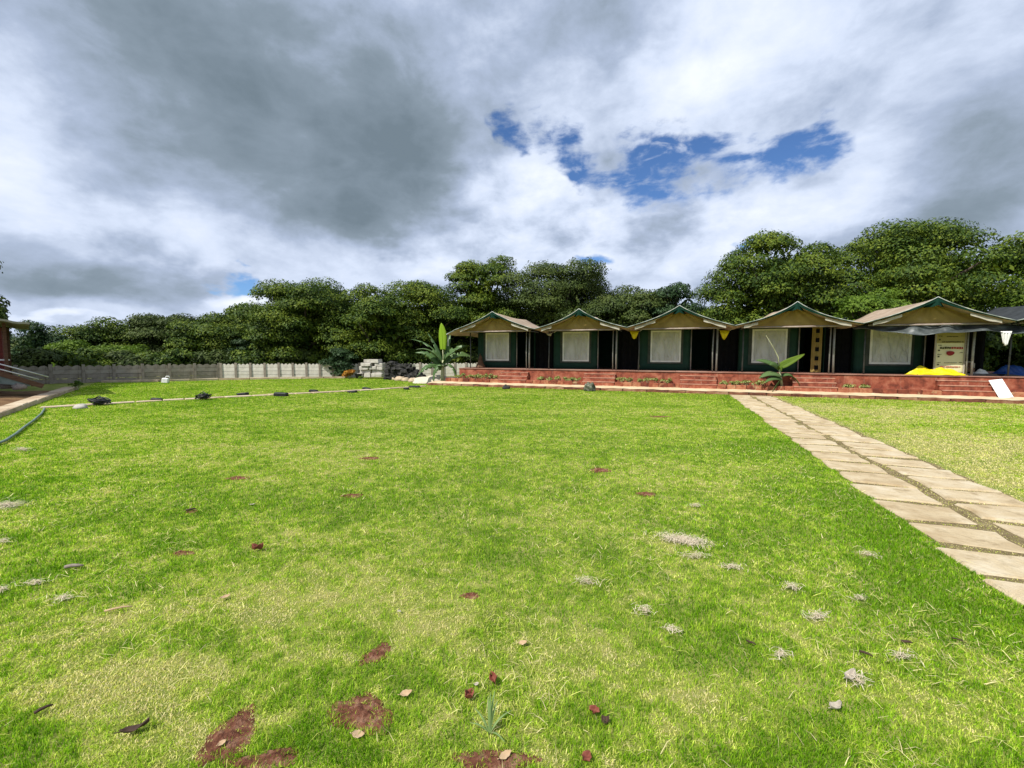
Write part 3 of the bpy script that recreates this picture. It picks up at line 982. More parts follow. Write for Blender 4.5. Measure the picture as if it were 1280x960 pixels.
# ------------------------------------------------------------------ things on and before the terrace
def hang_sheet(name, pts_top, drop, m, label, cat, group=None, seed=0, b_=0.9):
    """loose sheet hung from two points of the terrace frame, sagging to a pointed belly"""
    (a0, z0), (a1, z1) = pts_top
    p0 = row_pt(a0, b_, 0)
    r_ = empty(name, row_pt((a0 + a1) / 2, b_, min(z0, z1) - drop), -TH, label, cat, group)
    mb_ = MB(seed)
    ac = (a0 + a1) / 2
    zc = min(z0, z1) - drop

    def fn(u, v):
        x = a0 + (a1 - a0) * u - ac
        zt = z0 + (z1 - z0) * u - zc
        bel = math.sin(math.pi * min(1, u * 1.05)) ** 0.7
        return (x * (1 - 0.25 * v), 0.10 * math.sin(u * 9 + seed) * v - 0.12 * math.sin(math.pi * v), zt - (drop * bel) * v)
    mb_.sheet(fn, 18, 10, 0.008)
    mb_.build('sheet', m, r_, smooth=True)
    mb_ = MB(seed)
    mb_.tube([(a0 - ac, 0, z0 - zc), (a0 - ac - 0.10, 0.1, z0 - zc + 0.08)], 0.008, 5)
    mb_.tube([(a1 - ac, 0, z1 - zc), (a1 - ac + 0.10, 0.1, z1 - zc + 0.08)], 0.008, 5)
    mb_.build('cord', MT['white'], r_)
    return r_


a0, z0 = row_at(786.5, 413.5, 0.9)
a1, z1 = row_at(800, 414, 0.9)
hang_sheet('yellow_sheet', ((a0, z0), (a1, z1)), 0.36, MT['yellow'], 'yellow plastic sheet hung in the gap left of the middle tent', 'tarpaulin', 'yellow sheets hung between tents', 1)
a0, z0 = row_at(898.5, 412.5, 0.9)
a1, z1 = row_at(913, 413, 0.9)
hang_sheet('yellow_sheet', ((a0, z0), (a1, z1)), 0.40, MT['yellow'], 'yellow plastic sheet hung in the gap right of the middle tent', 'tarpaulin', 'yellow sheets hung between tents', 2)
a0, z0 = row_at(683, 416.5, 0.9)
a1, z1 = row_at(692, 416, 0.9)
hang_sheet('pale_rag', ((a0, z0), (a1, z1)), 0.14, MT['litter_pale'], 'small pale rag tied up beside the left pole of the second tent', 'rag', None, 3)

# grey net drooping across the last tent
mb = MB(4)
NA0, NA1 = 13.7, 20.6


def net_fn(u, v):
    a_ = NA0 + (NA1 - NA0) * u
    top = 2.70 + 0.20 * math.sin(min(1.0, (a_ - NA0) / 4.4) * math.pi) ** 1.2 - 0.04 * max(0, a_ - 18)
    bot = 2.60 - 0.17 * min(1, (a_ - NA0) / 1.5) - 0.05 * math.sin(a_ * 2.1) - 0.025 * math.sin(a_ * 5.3)
    sag = math.sin(v * math.pi)
    z = top + (bot - top) * v
    crease = 0.10 * math.sin(a_ * 6.3 + 2.5 * v) + 0.03 * math.sin(a_ * 13 - 4 * v)
    return (a_, 0.62 - 0.40 * v + crease * sag + 0.05 * math.sin(a_ * 3.1), z - 0.05 * sag + 0.02 * crease)


mb.sheet(net_fn, 90, 12, 0.008)
nt = mb.build('shade_net', MT['net'], smooth=True)
nt.location = tuple(row_pt(0, 0))
nt.rotation_euler = (0, 0, -TH)
tag(nt, 'dark grey shade net sagging in folds below the roof of the bannered tent', 'net')

# cream banner on a frame, rows of small illegible print and a red emblem
ban = empty('banner_stand', row_pt(A_T[4] + 0.95, 1.12, DECK), -TH, 'cream printed banner with a red emblem standing in the last tent doorway', 'banner')
BW, BH = 0.86, 1.72
mb = MB(5)
mb.sheet(lambda u, v: ((u - .5) * BW, 0.01 * math.sin(u * 5) * math.sin(v * 4), 0.05 + BH * v), 10, 16, 0.01)
mb.build('print', MT['banner'], ban, smooth=True)
mb = MB(5)
mb.sheet(lambda u, v: ((u - .5) * (BW - .06), -0.016 + 0.006 * math.sin(u * 5), 1.20 + 0.55 * v), 8, 4, 0.003)
mb.build('top_band', MT['banner_top'], ban)
mb = MB(5)
for x in (-BW / 2, BW / 2):
    mb.box((x, 0, BH / 2 + 0.04), (0.045, 0.045, BH + 0.08))
mb.box((0, 0, BH + 0.075), (BW + 0.04, 0.05, 0.035))
for x in (-BW / 2, BW / 2):
    mb.box((x, 0.05, 0.015), (0.06, 0.40, 0.03))
mb.build('banner_frame', MT['litter_pale'], ban)
lr = random.Random(31)


def words(x0, x1, z, h, mname, name, gap=0.35, y=-0.022):
    m_ = MB(1)
    x = x0
    while x < x1:
        w = h * lr.uniform(0.45, 0.8)
        m_.box((x + w / 2, y, z + lr.uniform(-.1, .1) * h), (w, 0.006, h * lr.uniform(0.75, 1.0)))
        m_.box((x + w / 2, y - 0.002, z), (w * 0.9, 0.006, h * 0.22))
        x += w + h * (gap if lr.random() > 0.15 else 1.0) * 0.5
    m_.build(name, MT[mname], ban)


words(-0.25, 0.36, 1.245, 0.045, 'ink', 'print_line')
words(-0.12, 0.18, 1.44, 0.03, 'ink', 'print_line')
words(-0.30, -0.03, 1.02, 0.085, 'ink', 'print_word')
words(0.03, 0.36, 1.02, 0.085, 'redink', 'print_word')
words(-0.25, 0.34, 0.32, 0.045, 'redink', 'print_line')
words(-0.15, 0.2, 0.47, 0.02, 'ink', 'print_line')
for z in (1.46, 1.12, 0.78, 0.48):
    words(-0.36, -0.27, z, 0.03, 'ink', 'print_mark')
for z in (1.33, 0.93, 0.70, 0.40):
    m_ = MB(2)
    m_.box((-0.325, -0.022, z), (0.055, 0.006, 0.055))
    m_.build('print_mark', MT['ink'], ban)
for z in (1.46, 0.85, 0.48):
    words(0.28, 0.37, z, 0.02, 'ink', 'print_mark')
m_ = MB(3)
pts = [(0.115 * math.cos(t) * (1.15 if math.cos(t) > 0 else 0.95), 0.085 * math.sin(t) + 0.01 * math.cos(2 * t)) for t in np.linspace(0, 2 * math.pi, 22)[:-1]]
m_.add([(x - 0.0, -0.026, 0.83 + z) for x, z in pts] + [(x, -0.019, 0.83 + z) for x, z in pts],
       [tuple(range(21)), tuple(range(41, 20, -1))] + [(i, 21 + i, 21 + (i + 1) % 21, (i + 1) % 21) for i in range(21)])
m_.build('emblem', MT['darkred'], ban)


def heap(name, a_c, b_c, ra, rb, h, m, label, cat, seed, peaks, parent_z=DECK, nx=40, ny=26, sharp=1.0):
    """crumpled sheet lying in a heap"""
    r_ = random.Random(seed)
    ph = [(r_.uniform(0, 6), r_.uniform(0, 6), r_.uniform(5, 15), r_.uniform(4, 11)) for _ in range(7)]

    def fn(u, v):
        x, y = u * 2 - 1, v * 2 - 1
        ang = math.atan2(y, x)
        rim = 1 + 0.10 * math.sin(3 * ang + seed) + 0.06 * math.sin(7 * ang + 2 * seed)
        d = max(abs(x), abs(y))
        l_ = math.hypot(x, y) or 1
        x2, y2 = x / l_ * d * rim, y / l_ * d * rim
        k = max(0, 1 - d ** 2.2)
        z = 0.0
        for (pu, pv, pr, phh) in peaks:
            z += phh * math.exp(-(((x2 - pu) / pr) ** 2 + ((y2 - pv) / (pr * 1.3)) ** 2))
        cr_ = sum(abs(math.sin(q_[0] + x2 * q_[2] * 0.6 + y2 * q_[3] * 0.6 + 1.5 * math.sin(q_[1] + y2 * 3 + x2 * 2))) for q_ in ph) / 7 - 0.5
        return (x2 * ra, y2 * rb, max(0.012, h * (z * k ** 0.4 + 0.50 * cr_ * k ** 0.4 * sharp)))
    m_ = MB(seed)
    m_.sheet(fn, nx, ny, 0.01)
    o = m_.build(name, m, smooth=True)
    o.location = tuple(row_pt(a_c, b_c, parent_z + 0.006))
    o.rotation_euler = (0, 0, -TH)
    return tag(o, label, cat)


ya0, _ = row_at(1131, 469, 1.15)
ya1, _ = row_at(1209, 469, 1.15)
heap('yellow_tarpaulin', (ya0 + ya1) / 2, 1.06, (ya1 - ya0) / 2, 0.17, 0.31, MT['yellow'], 'bright yellow tarpaulin crumpled in a low heap below the banner', 'tarpaulin', 4,
     [(-0.52, 0.15, 0.24, 1.0), (0.14, 0.1, 0.36, 0.66), (0.6, 0, 0.25, 0.30), (-0.8, -.1, 0.2, 0.35)], sharp=2.2)
heap('black_groundsheet', 18.35, 1.3, 1.3, 0.30, 0.10, MT['blackplastic'], 'black plastic sheet spread flat right of the cream banner', 'tarpaulin', 8, [(0, 0, 0.6, 0.7), (-.7, 0, .3, .6)])
heap('white_sack', 18.05, 1.45, 0.30, 0.22, 0.22, MT['whitecloth'], 'crumpled white sack lying between the padded seat and the blue tarpaulin', 'sack', 12, [(-.2, 0, 0.5, 0.9), (.4, 0, .4, .5)])
heap('blue_tarpaulin', 18.95, 1.6, 0.62, 0.30, 0.36, MT['blue'], 'rumpled blue tarpaulin piled at the right end of the terrace', 'tarpaulin', 15, [(-.3, 0, 0.45, 0.75), (.35, .1, .45, .9)], sharp=1.4)

# low padded seat on the terrace
seat = empty('padded_seat', row_pt(17.62, 1.55, DECK), -TH - 0.25, 'small brown padded seat with a pale top edge beside the banner', 'seat')
mb = MB(6)
mb.box((0, 0, 0.22), (0.46, 0.42, 0.16), ch=0.03)
mb.build('cushion', MT['wood'], seat, bevel=0.01)
mb = MB(6)
mb.box((0, 0.2, 0.36), (0.5, 0.08, 0.24), ch=0.02)
bk = mb.build('backrest', MT['wood'], seat, bevel=0.01)
mb = MB(6)
mb.tube([(-0.27, 0.16, 0.1), (-0.27, 0.16, 0.44), (-0.2, 0.16, 0.5), (0.2, 0.16, 0.5), (0.27, 0.16, 0.44), (0.27, 0.16, 0.1)], 0.03, 8)
mb.build('top_edge', MT['litter_pale'], bk, smooth=True)
for x in (-.2, .2):
    for y in (-.17, .17):
        mb = MB(6)
        mb.tube([(x, y, 0), (x, y, 0.15)], 0.018, 6)
        mb.build('leg', MT['pipe'], seat)
mb = MB(7)
mb.sheet(lambda u, v: (-0.24 + 0.14 * u, -0.24 - 0.01 * math.sin(v * 9), 0.03 + 0.30 * v), 4, 6, 0.01)
mb.build('loose_cover', MT['whitecloth'], seat)

# white board leaning on the steps
pT = row_pt(18.03, 0.90, 0.945)
o = MB(7)
o.box((0, 0, 0.38), (0.37, 0.025, 0.76))
brd = o.build('white_board', MT['white'], bevel=0.004)
brd.location = tuple(row_pt(18.16, 0.24, 0.175))
brd.rotation_euler = (-math.atan2(0.62, 0.75) * 0.92, math.radians(-9), -TH)
tag(brd, 'plain white board leaning against the terrace steps at the right', 'board')

# white cloth hanging from the net
mb = MB(9)
tz = 2.62
mb.sheet(lambda u, v: ((u - .5) * 0.30 * (1 - 0.55 * v), 0.03 * math.sin(u * 22), -0.50 * v * (0.75 + 0.25 * math.sin(u * 3))), 24, 8, 0.008)
tw = mb.build('white_towel', MT['whitecloth'], smooth=True)
ta, tzz = row_at(1258, 414, 0.2)
tw.location = tuple(row_pt(ta, 0.2, tzz))
tw.rotation_euler = (0, 0, -TH)
tag(tw, 'thin pale cloth hanging in folds from the net near the right edge', 'cloth')

# boulder on the kerb
bp = G(737, 489)
rk = MB(10)
rk.rock((0, 0, 0.12), (0.25, 0.22, 0.25), 21, 22, 14, 0.22, 0.45)
o = rk.build('boulder', MT['mossrock'], smooth=True)
o.location = tuple(bp)
tag(o, 'dark mottled boulder on the lawn edge in front of the second tent steps', 'rock')
# dark lump added to stand for a gap in the kerb further left
bp = G(632.5, 486.5)
rk = MB(10)
rk.rock((0, 0, 0.05), (0.17, 0.14, 0.15), 27, 14, 9, 0.25, 0.3)
o = rk.build('stone', MT['darkrock'], smooth=True)
o.location = tuple(bp)
tag(o, 'small dark lump in place of a gap in the kerb below the first tent steps', 'rock')

# ------------------------------------------------------------------ black lamp fittings and cable coils on the stone strip
def lamp(px, py, w, h, kind, label, seed):
    p = G(px, py)
    dist = p[1]
    r_ = random.Random(seed)
    W = w / F_PX * dist
    H = h / F_PX * dist
    root = empty('lamp_bundle' if kind == 'coil' else 'flat_lamp', p, r_.uniform(-.3, .3), label, 'lamp', 'black lamp fittings left along the stone strip')
    if kind == 'coil':
        m_ = MB(seed)
        m_.box((0.02 * W, 0, H * 0.42), (W * 0.42, W * 0.34, H * 0.42), rz=0.4, rx=0.35, ch=0.02)
        b2 = m_.build('housing', MT['blackplastic'], root, bevel=0.008)
        m_ = MB(seed)
        m_.tube([(-W * .22, 0, 0.02), (-W * .24, 0, H * .75), (0, 0, H * .95), (W * .24, 0, H * .72), (W * .22, 0, 0.02)], 0.016, 6)
        m_.build('bracket', MT['blackplastic'], root, smooth=True)
        m_ = MB(seed)
        pts = []
        for k in range(150):
            t = k / 150
            an = t * 2 * math.pi * 8
            rad = W * (0.30 + 0.17 * math.sin(t * 21 + seed))
            pts.append((rad * math.cos(an) * 1.05 + 0.03 * math.sin(k), rad * math.sin(an) * 0.8, 0.02 + H * (0.16 + 0.52 * abs(math.sin(an * 0.5 + t * 9))) * (1 - 0.35 * t)))
        m_.tube(pts, 0.017, 5)
        m_.build('cable', MT['blackplastic'], root, smooth=True)
    else:
        m_ = MB(seed)
        m_.box((0, 0, H * 0.38), (W, W * 0.55, H * 0.62), ry=r_.uniform(-.12, .12), ch=min(0.02, H * .2))
        m_.build('housing', MT['blackplastic'], root, bevel=0.006)
        m_ = MB(seed)
        m_.tube([(-W * .55, W * .1, 0.015), (-W * .52, -W * .2, H * .4), (W * .45, -W * .25, H * .5), (W * .58, W * .1, 0.015)], 0.014, 6)
        m_.build('bracket', MT['blackplastic'], root, smooth=True)
    return root


lamp(124.5, 507, 24, 13, 'coil', 'largest black tangle of lamp and cable, nearest the garden hose', 1)
lamp(196, 501, 11, 5, 'flat', 'flat black lamp fitting between the two big cable tangles', 2)
lamp(254.5, 500, 18, 11, 'coil', 'black lamp and cable tangle second in size, midway along the far wall kerb', 3)
lamp(303.5, 494.3, 13, 5, 'flat', 'wide flat black lamp fitting just right of the smaller cable tangle', 4)
lamp(351.5, 495.5, 15, 7, 'flat', 'sloping black lamp fitting with a raised corner, left of a smaller flat one', 5)
lamp(392, 490.2, 10, 4.5, 'flat', 'small flat black lamp fitting below the sunlit wall panels', 6)
lamp(440.5, 491, 11, 4.2, 'flat', 'low black lamp fitting on the near edge of the strip below the orange dry plant', 7)
lamp(458.5, 487, 10, 3.6, 'flat', 'thin black lamp fitting on the far edge of the strip below the pale block pile', 8)
lamp(508, 487.2, 6.5, 4.5, 'flat', 'smallest rounded black lamp fitting near the strip end by the banana plant', 9)
lamp(518, 484.5, 13, 3.4, 'flat', 'long thin black lamp fitting at the strip end closest to the terrace', 10)
rk = MB(30)
rk.rock((0, 0, 0.03), (0.17, 0.13, 0.10), 33, 14, 9, 0.2, 0.3)
o = rk.build('stone', MT['palerock'], smooth=True)
o.location = tuple(G(100, 511))
tag(o, 'small grey stone beside the largest cable tangle', 'rock')

# hose on the lawn
hp = [G(56, 512), G(52, 519), G(42, 528), G(31, 536), G(20, 545), G(8, 553), G(-6, 559), G(-30, 566), G(-60, 570)]
mb = MB(31)
fine = []
for i in range(len(hp) - 1):
    for t in np.linspace(0, 1, 6)[:-1]:
        p = hp[i] * (1 - t) + hp[i + 1] * t
        fine.append((p[0], p[1], 0.045))
mb.tube(fine, 0.024, 8)
o = mb.build('garden_hose', MT['hose'], smooth=True)
tag(o, 'thick grey green hose lying on the lawn at the left edge', 'hose')

# white chair-like tub against the far wall
p = G(207, 478.5)
tub = empty('white_can', p, 0.3, 'white plastic can standing at the foot of the shaded boundary wall', 'can')
mb = MB(32)
mb.box((0, 0, 0.13), (0.30, 0.22, 0.26), ry=0.12, ch=0.03)
mb.build('can_body', MT['white'], tub, bevel=0.012)
mb = MB(32)
mb.tube([(0.0, 0, 0.26), (0.04, 0, 0.36), (0.17, 0, 0.36), (0.2, 0, 0.24)], 0.022, 6)
mb.build('can_handle', MT['white'], tub, smooth=True)

# ------------------------------------------------------------------ cottage on the bank at the far left
cot = empty('red_cottage', (-18.5, 15.9, 0.45), R(48), 'dark red timber cottage with a pale roof edge at the left edge of the picture', 'cottage')
mb = MB(33)
mb.box((-3.16, 2.2, 1.25), (6.3, 4.0, 1.7))
mb.build('wall', MT['redpaint'], cot)
mb = MB(33)
mb.box((-3.4, 2.0, 0.42), (6.9, 4.8, 0.12))
mb.build('floor_deck', MT['wood'], cot)
mb = MB(33)
mb.sheet(lambda u, v: (-7.5 + 8.2 * u, -0.9 + 5.6 * v, 3.05 - 0.80 * u ** 1.5 + 0.02 * math.sin(u * 90)), 60, 6, 0.07)
mb.build('roof', MT['eave'], cot)
for x, y in ((0.07, -0.2), (0.07, 4.3), (-2.6, -0.2)):
    mb = MB(33)
    mb.box((x, y, 1.1), (0.09, 0.09, 2.3))
    mb.build('porch_post', MT['wood'], cot)
mb = MB(33)
mb.box((-0.7, -0.15, 0.92), (1.7, 0.05, 0.05))
mb.build('porch_rail', MT['rail'], cot)
mb = MB(33)
mb.box((-2.0, 0.17, 1.3), (0.9, 0.03, 1.0))
mb.build('window', MT['black'], cot)
st = MB(33)
for k in range(5):
    st.box((-0.05 + 0.2 * k, -1.0, 0.42 - 0.1 * k), (0.26, 0.9, 0.05))
st.box((0.35, -1.47, 0.26), (1.25, 0.05, 0.16), ry=0.46)
stair = st.build('stair', MT['wood'], cot)
for dz, x1 in ((0.62, 1.06), (0.44, 0.82)):
    mb = MB(33)
    mb.tube([(-1.1, -1.5, dz + 0.62), (x1, -1.5, dz + 0.62 - (x1 + 1.1) * 0.43)], 0.024, 8)
    mb.build('handrail', MT['rail'], stair, smooth=True)
mb = MB(33)
mb.add([(-1.1, -1.46, 0.92), (0.6, -1.46, 0.22), (0.6, -1.46, 0.0), (-1.1, -1.46, 0.3), (-1.1, -1.44, 0.92), (0.6, -1.44, 0.22), (0.6, -1.44, 0.0), (-1.1, -1.44, 0.3)],
       [(0, 1, 2, 3), (7, 6, 5, 4), (0, 4, 5, 1), (1, 5, 6, 2), (2, 6, 7, 3), (3, 7, 4, 0)])
mb.build('stair_panel', MT['tin'], stair)
for i, (px, py, s_) in enumerate([(2, 482, .30), (8, 486, .20), (16, 484, .24), (-6, 484, .3), (24, 487, .2)]):
    rk = MB(40 + i)
    rk.rock((0, 0, 0), (s_, s_ * .8, s_ * .7), 50 + i, 12, 8, 0.2, 0.5)
    o = rk.build('stone', MT['litter_grey'], smooth=True)
    p = G(px, py, 0.35)
    o.location = (p[0], p[1], 0.42)
    tag(o, 'pale loose stone on the dark bank below the cottage stair', 'rock', 'stones under the cottage stair')

# ------------------------------------------------------------------ block pile, dark stone stacks, sand by the wall
pr = random.Random(8)


def pixbox(x0, x1, y0, y1, Y, dep, name, m, label, cat, group, seed, rock=False):
    """a block of real size standing at distance Y"""
    W = (x1 - x0) / F_PX * Y
    H = (y1 - y0) / F_PX * Y
    X = ((x0 + x1) / 2 - 640) / F_PX * Y
    Z = EYE + (441.2 - y1) / F_PX * Y
    m_ = MB(seed)
    if rock:
        m_.rock((0, 0, H / 2), (W / 2, dep / 2, H / 2 * 1.1), seed, 12, 8, 0.16, 0.8)
    else:
        m_.box((0, 0, H / 2), (W * 0.985, dep, H * 0.96), jit=0.045 if name == 'dark_stone' else 0.02, ch=0.03 if name == 'dark_stone' else 0.02)
    o = m_.build(name, m, smooth=rock)
    o.location = (X, Y, Z)
    o.rotation_euler = (0, 0, pr.uniform(-.08, .08) - 0.1)
    return tag(o, label, cat, group)


YP = 28.6
rows = [(470.6, 466.0, [(448, 455), (457, 465), (466, 480)]), (465.9, 461.6, [(452, 466), (467, 480)]), (461.4, 457.4, [(451, 463), (464, 472), (473, 480)]),
        (457.2, 453.0, [(453, 466), (470, 480)]), (452.8, 448.6, [(457, 476)])]
BL = ['pale concrete block in the bottom course of the pile', 'pale concrete block in the second course of the pile', 'pale concrete block in the middle course of the pile',
      'pale concrete block in the fourth course of the pile', 'long pale concrete slab laid on top of the block pile']
q_ = 0
for i, (yb, yt, xs) in enumerate(rows):
    for x0, x1 in xs:
        q_ += 1
        pixbox(x0, x1, yt, yb, YP + pr.uniform(-.12, .12), 0.62, 'concrete_block', MT['palerock'], BL[i], 'block', 'pale concrete blocks piled by the wall', 200 + q_)
q_ = 0
for i in range(7):
    yb = 474.5 - i * 3.3
    wid = [(481, 535), (481, 531), (482, 527), (482, 523), (483, 518), (483, 514), (485, 496)][i]
    x = wid[0]
    while x < wid[1] - 2:
        w_ = pr.uniform(5.0, 9.0)
        q_ += 1
        pixbox(x, min(x + w_, wid[1]), yb - 3.3, yb, 27.4 - (x - 480) * 0.028 + pr.uniform(-.2, .2), 0.5, 'dark_stone', MT['darkrock'],
               'rough dark stone stacked between the pale blocks and the banana plant', 'rock', 'dark stones stacked by the wall', 300 + q_)
        x += w_ * 0.97
mb = MB(12)
mb.rock((0, 0, 0.02), (1.35, 0.6, 0.40), 91, 40, 20, 0.2, 0.3)
o = mb.build('sand_heap', MT['sand'], smooth=True)
o.location = tuple(G(548, 479))
tag(o, 'low pale heap of sand behind the banana plant stem', 'sand heap')
for i, (px, py, s_) in enumerate([(500, 476, .3), (507, 476.5, .22), (516, 477.5, .26), (524, 478, .22), (493, 475, .2), (532, 477.5, .3)]):
    rk = MB(40 + i)
    rk.rock((0, 0, 0), (s_, s_ * .8, s_ * .7), 70 + i, 12, 8, 0.2, 0.4)
    o = rk.build('stone', MT['edging'], smooth=True)
    p = G(px, py)
    o.location = (p[0], p[1], s_ * 0.25)
    tag(o, 'pale stone lying on the grass before the dark stacked stones', 'rock', 'pale stones along the lawn edge')
# dark pot by the block pile
p = G(451, 473)
mb = MB(14)
prof = [(0.17, 0), (0.22, 0.14), (0.27, 0.30), (0.30, 0.33), (0.27, 0.33), (0.22, 0.27)]
n_ = 18
vs_ = [(r0 * math.cos(2 * math.pi * k / n_), r0 * math.sin(2 * math.pi * k / n_), z) for r0, z in prof for k in range(n_)]
fs = [(L * n_ + k, L * n_ + (k + 1) % n_, (L + 1) * n_ + (k + 1) % n_, (L + 1) * n_ + k) for L in range(len(prof) - 1) for k in range(n_)]
fs += [tuple(range(n_ - 1, -1, -1)), tuple(range((len(prof) - 1) * n_, len(prof) * n_))]
mb.add(vs_, fs)
o = mb.build('dark_pot', MT['blackplastic'], smooth=True)
o.location = (p[0], p[1] - 0.3, 0)
tag(o, 'dark round pot in front of the pale block pile', 'pot')
# brown sack and things under the far tent's left eave
heap('brown_sack', -2.35, 1.5, 0.28, 0.24, 0.75, MT['wood'], 'reddish brown sack propped on the terrace left of the first tent wall', 'sack', 19, [(0, 0, 0.55, 0.9)])

# ------------------------------------------------------------------ trees
def leaves_on_clumps(clumps, per, size, seed, up=0.55, core=False):
    """clumps: (x, y, z, r, flat). Leaf quads over the upper shell of each clump plus loose inner leaves"""
    rg = np.random.default_rng(seed)
    C_, Nn, L_ = [], [], []
    for (x, y, z, r, fl) in clumps:
        n = max(20, int(per * (r ** 1.7)))
        d = rg.normal(size=(n, 3))
        d[:, 2] = np.abs(d[:, 2]) - 0.22 * rg.random(n)
        d /= np.linalg.norm(d, axis=1)[:, None]
        rad = r * (1 - 0.42 * rg.random(n) ** 2.2) * (1 + 0.06 * rg.normal(size=n))
        p = d * rad[:, None]
        # sprays: pull leaves together in twig groups
        p += 0.07 * r * np.sin(p[:, [1, 2, 0]] * (9.0 / r) + rg.random(3) * 6)
        p[:, 2] *= fl
        C_.append(p + np.array([x, y, z]))
        nn = d * 1.0 + np.array([0, 0, up * .7]) + rg.normal(size=(n, 3)) * 0.33
        Nn.append(nn)
        L_.append(size * (0.65 + 0.7 * rg.random(n)))
    cc = np.array([c[:3] for c in clumps])
    lo, hi = cc.min(0), cc.max(0)
    nc = int(len(clumps) * 50)
    if core:
        C_.append((lo + hi) / 2 + np.clip(rg.normal(size=(nc, 3)) * 0.42, -1, 1) * (hi - lo) / 2 * 0.75)
        Nn.append(rg.normal(size=(nc, 3)))
        L_.append(size * (1.8 + rg.random(nc)))
    C_ = np.concatenate(C_)
    Nn = np.concatenate(Nn)
    L_ = np.concatenate(L_)
    Nn /= np.linalg.norm(Nn, axis=1)[:, None]
    n = len(C_)
    t = rg.normal(size=(n, 3))
    t -= (t * Nn).sum(1)[:, None] * Nn
    t /= np.linalg.norm(t, axis=1)[:, None]
    t[:, 2] -= 0.25
    s = np.cross(Nn, t)
    s /= np.linalg.norm(s, axis=1)[:, None]
    L = L_[:, None]
    V = np.stack([C_ - t * L * 0.5, C_ + s * L * 0.30 - t * L * 0.02 + Nn * L * 0.06, C_ + t * L * 0.55 - Nn * L * 0.05, C_ - s * L * 0.30 - t * L * 0.02 + Nn * L * 0.06], axis=1)
    return V.reshape(-1, 3)


def tree(name, px, Y, hw, top, bottom, m, label, cat='tree', group=None, seed=0, ncl=46, per=330, leaf=0.17, depth=None, trunk=True, clump=0.26, flat=0.62, squash=1.0):
    rg = random.Random(seed)
    X = (px - 640) / F_PX * Y
    rx = hw / F_PX * Y
    ztop = EYE + (442 - top) / F_PX * Y
    zbot = max(0.1, EYE + (442 - bottom) / F_PX * Y)
    cz = zbot + (ztop - zbot) * 0.40
    rzu, rzd = ztop - cz, cz - zbot
    ry = depth or rx * 0.8
    root = empty(name, (X, Y, 0), 0, label, cat, group)
    cl = []
    for i in range(int(ncl * .80)):
        while True:
            d = Vector((rg.gauss(0, 1), rg.gauss(0, 1), rg.gauss(0.25, 1)))
            if d.length > 0.05:
                break
        d.normalize()
        k = rg.random() ** 0.16
        r = 1.24 * clump * min(rx, rzu * 1.6) * rg.uniform(0.75, 1.2)
        e = max(0.2, 1 - r / rx * 0.9)
        f_ = 1.0 + 0.06 * math.sin(d.x * 5 + seed) + 0.05 * math.cos(d.y * 6 + d.z * 4 + seed * 2)
        z = d.z * (rzu - r * flat) * k if d.z > 0 else d.z * rzd * k
        r *= 1.0
        cl.append((d.x * rx * e * k * f_, d.y * ry * e * k * f_, cz + z * (f_ if d.z > 0 else 1), r, flat))
    soup('crown', leaves_on_clumps(cl, per * 2.1, leaf * 0.86, seed, core=True), 4, m, root)
    if trunk:
        m_ = MB(seed)
        lean = rg.uniform(-.25, .25)
        hz = cz - 0.15 * rzd
        main = [(0, 0, -0.1), (lean * .3, 0, hz * 0.3), (lean * .8, 0.05, hz * 0.65), (lean, 0, hz)]
        r0 = max(0.09, 0.055 * rx + 0.03)
        m_.tube(main, [r0 * 1.35, r0, r0 * .85, r0 * .6], 9)
        pick = rg.sample(cl, min(14, len(cl)))
        for c in pick:
            st_ = rg.uniform(0.35, 0.98)
            i0 = min(2, int(st_ * 3))
            f = st_ * 3 - i0
            s_ = Vector(main[i0]).lerp(Vector(main[i0 + 1]), f)
            e_ = Vector(c[:3])
            mid = s_.lerp(e_, 0.5) + Vector((rg.uniform(-.15, .15), rg.uniform(-.15, .15), 0.08 * (e_ - s_).length))
            m_.tube([s_, s_.lerp(mid, .5) + Vector((rg.uniform(-.06, .06), 0, .03)), mid, e_], [r0 * .48, r0 * .38, r0 * .28, r0 * .10], 6)
        m_.build('trunk', MT['bark'], root, smooth=True)
    return root


GT = 'trees behind the wall and tents'
MG, OL, BLU, BR = MT['leaf_mango'], MT['leaf_olive'], MT['leaf_blue'], MT['leaf_bright']
tree('broadleaf_tree', 2, 22.5, 14, 366, 455, BLU, 'dark tree showing above the cottage roof at the left edge', group=GT, seed=3, ncl=26, per=420, leaf=0.16)
tree('broadleaf_tree', 44, 30, 32, 400, 462, BLU, 'dim blue green tree between the cottage and the round tree', group=GT, seed=4, ncl=30, per=300, leaf=0.16)
tree('broadleaf_tree', 127, 33, 56, 396, 462, MG, 'rounded domed tree standing alone behind the shaded wall', group=GT, seed=5, ncl=40, per=300)
tree('broadleaf_tree', 206, 34, 58, 388, 462, OL, 'grey green tree right of the rounded domed tree', group=GT, seed=6, ncl=44, per=300)
tree('broadleaf_tree', 272, 33, 62, 390, 462, MG, 'mid green tree above the corner of the boundary wall', group=GT, seed=7, ncl=44, per=300)
tree('broadleaf_tree', 384, 32.5, 88, 343, 468, MG, 'largest spreading tree left of the tents, above the sunlit wall', group=GT, seed=31, ncl=70, per=300, clump=0.22)
tree('broadleaf_tree', 470, 32.0, 72, 356, 468, MG, 'dense tree just behind the pale block pile', group=GT, seed=9, ncl=64, per=300, clump=0.23)
tree('broadleaf_tree', 530, 34.5, 74, 344, 462, MG, 'tree with a flat top left of the tall open one behind the banana plant', group=GT, seed=10, ncl=56, per=300, clump=0.24)
tree('broadleaf_tree', 603, 34.5, 60, 319, 440, MG, 'tall tree rising directly above the first tent', group=GT, seed=11, ncl=56, per=270, clump=0.26, flat=0.5)
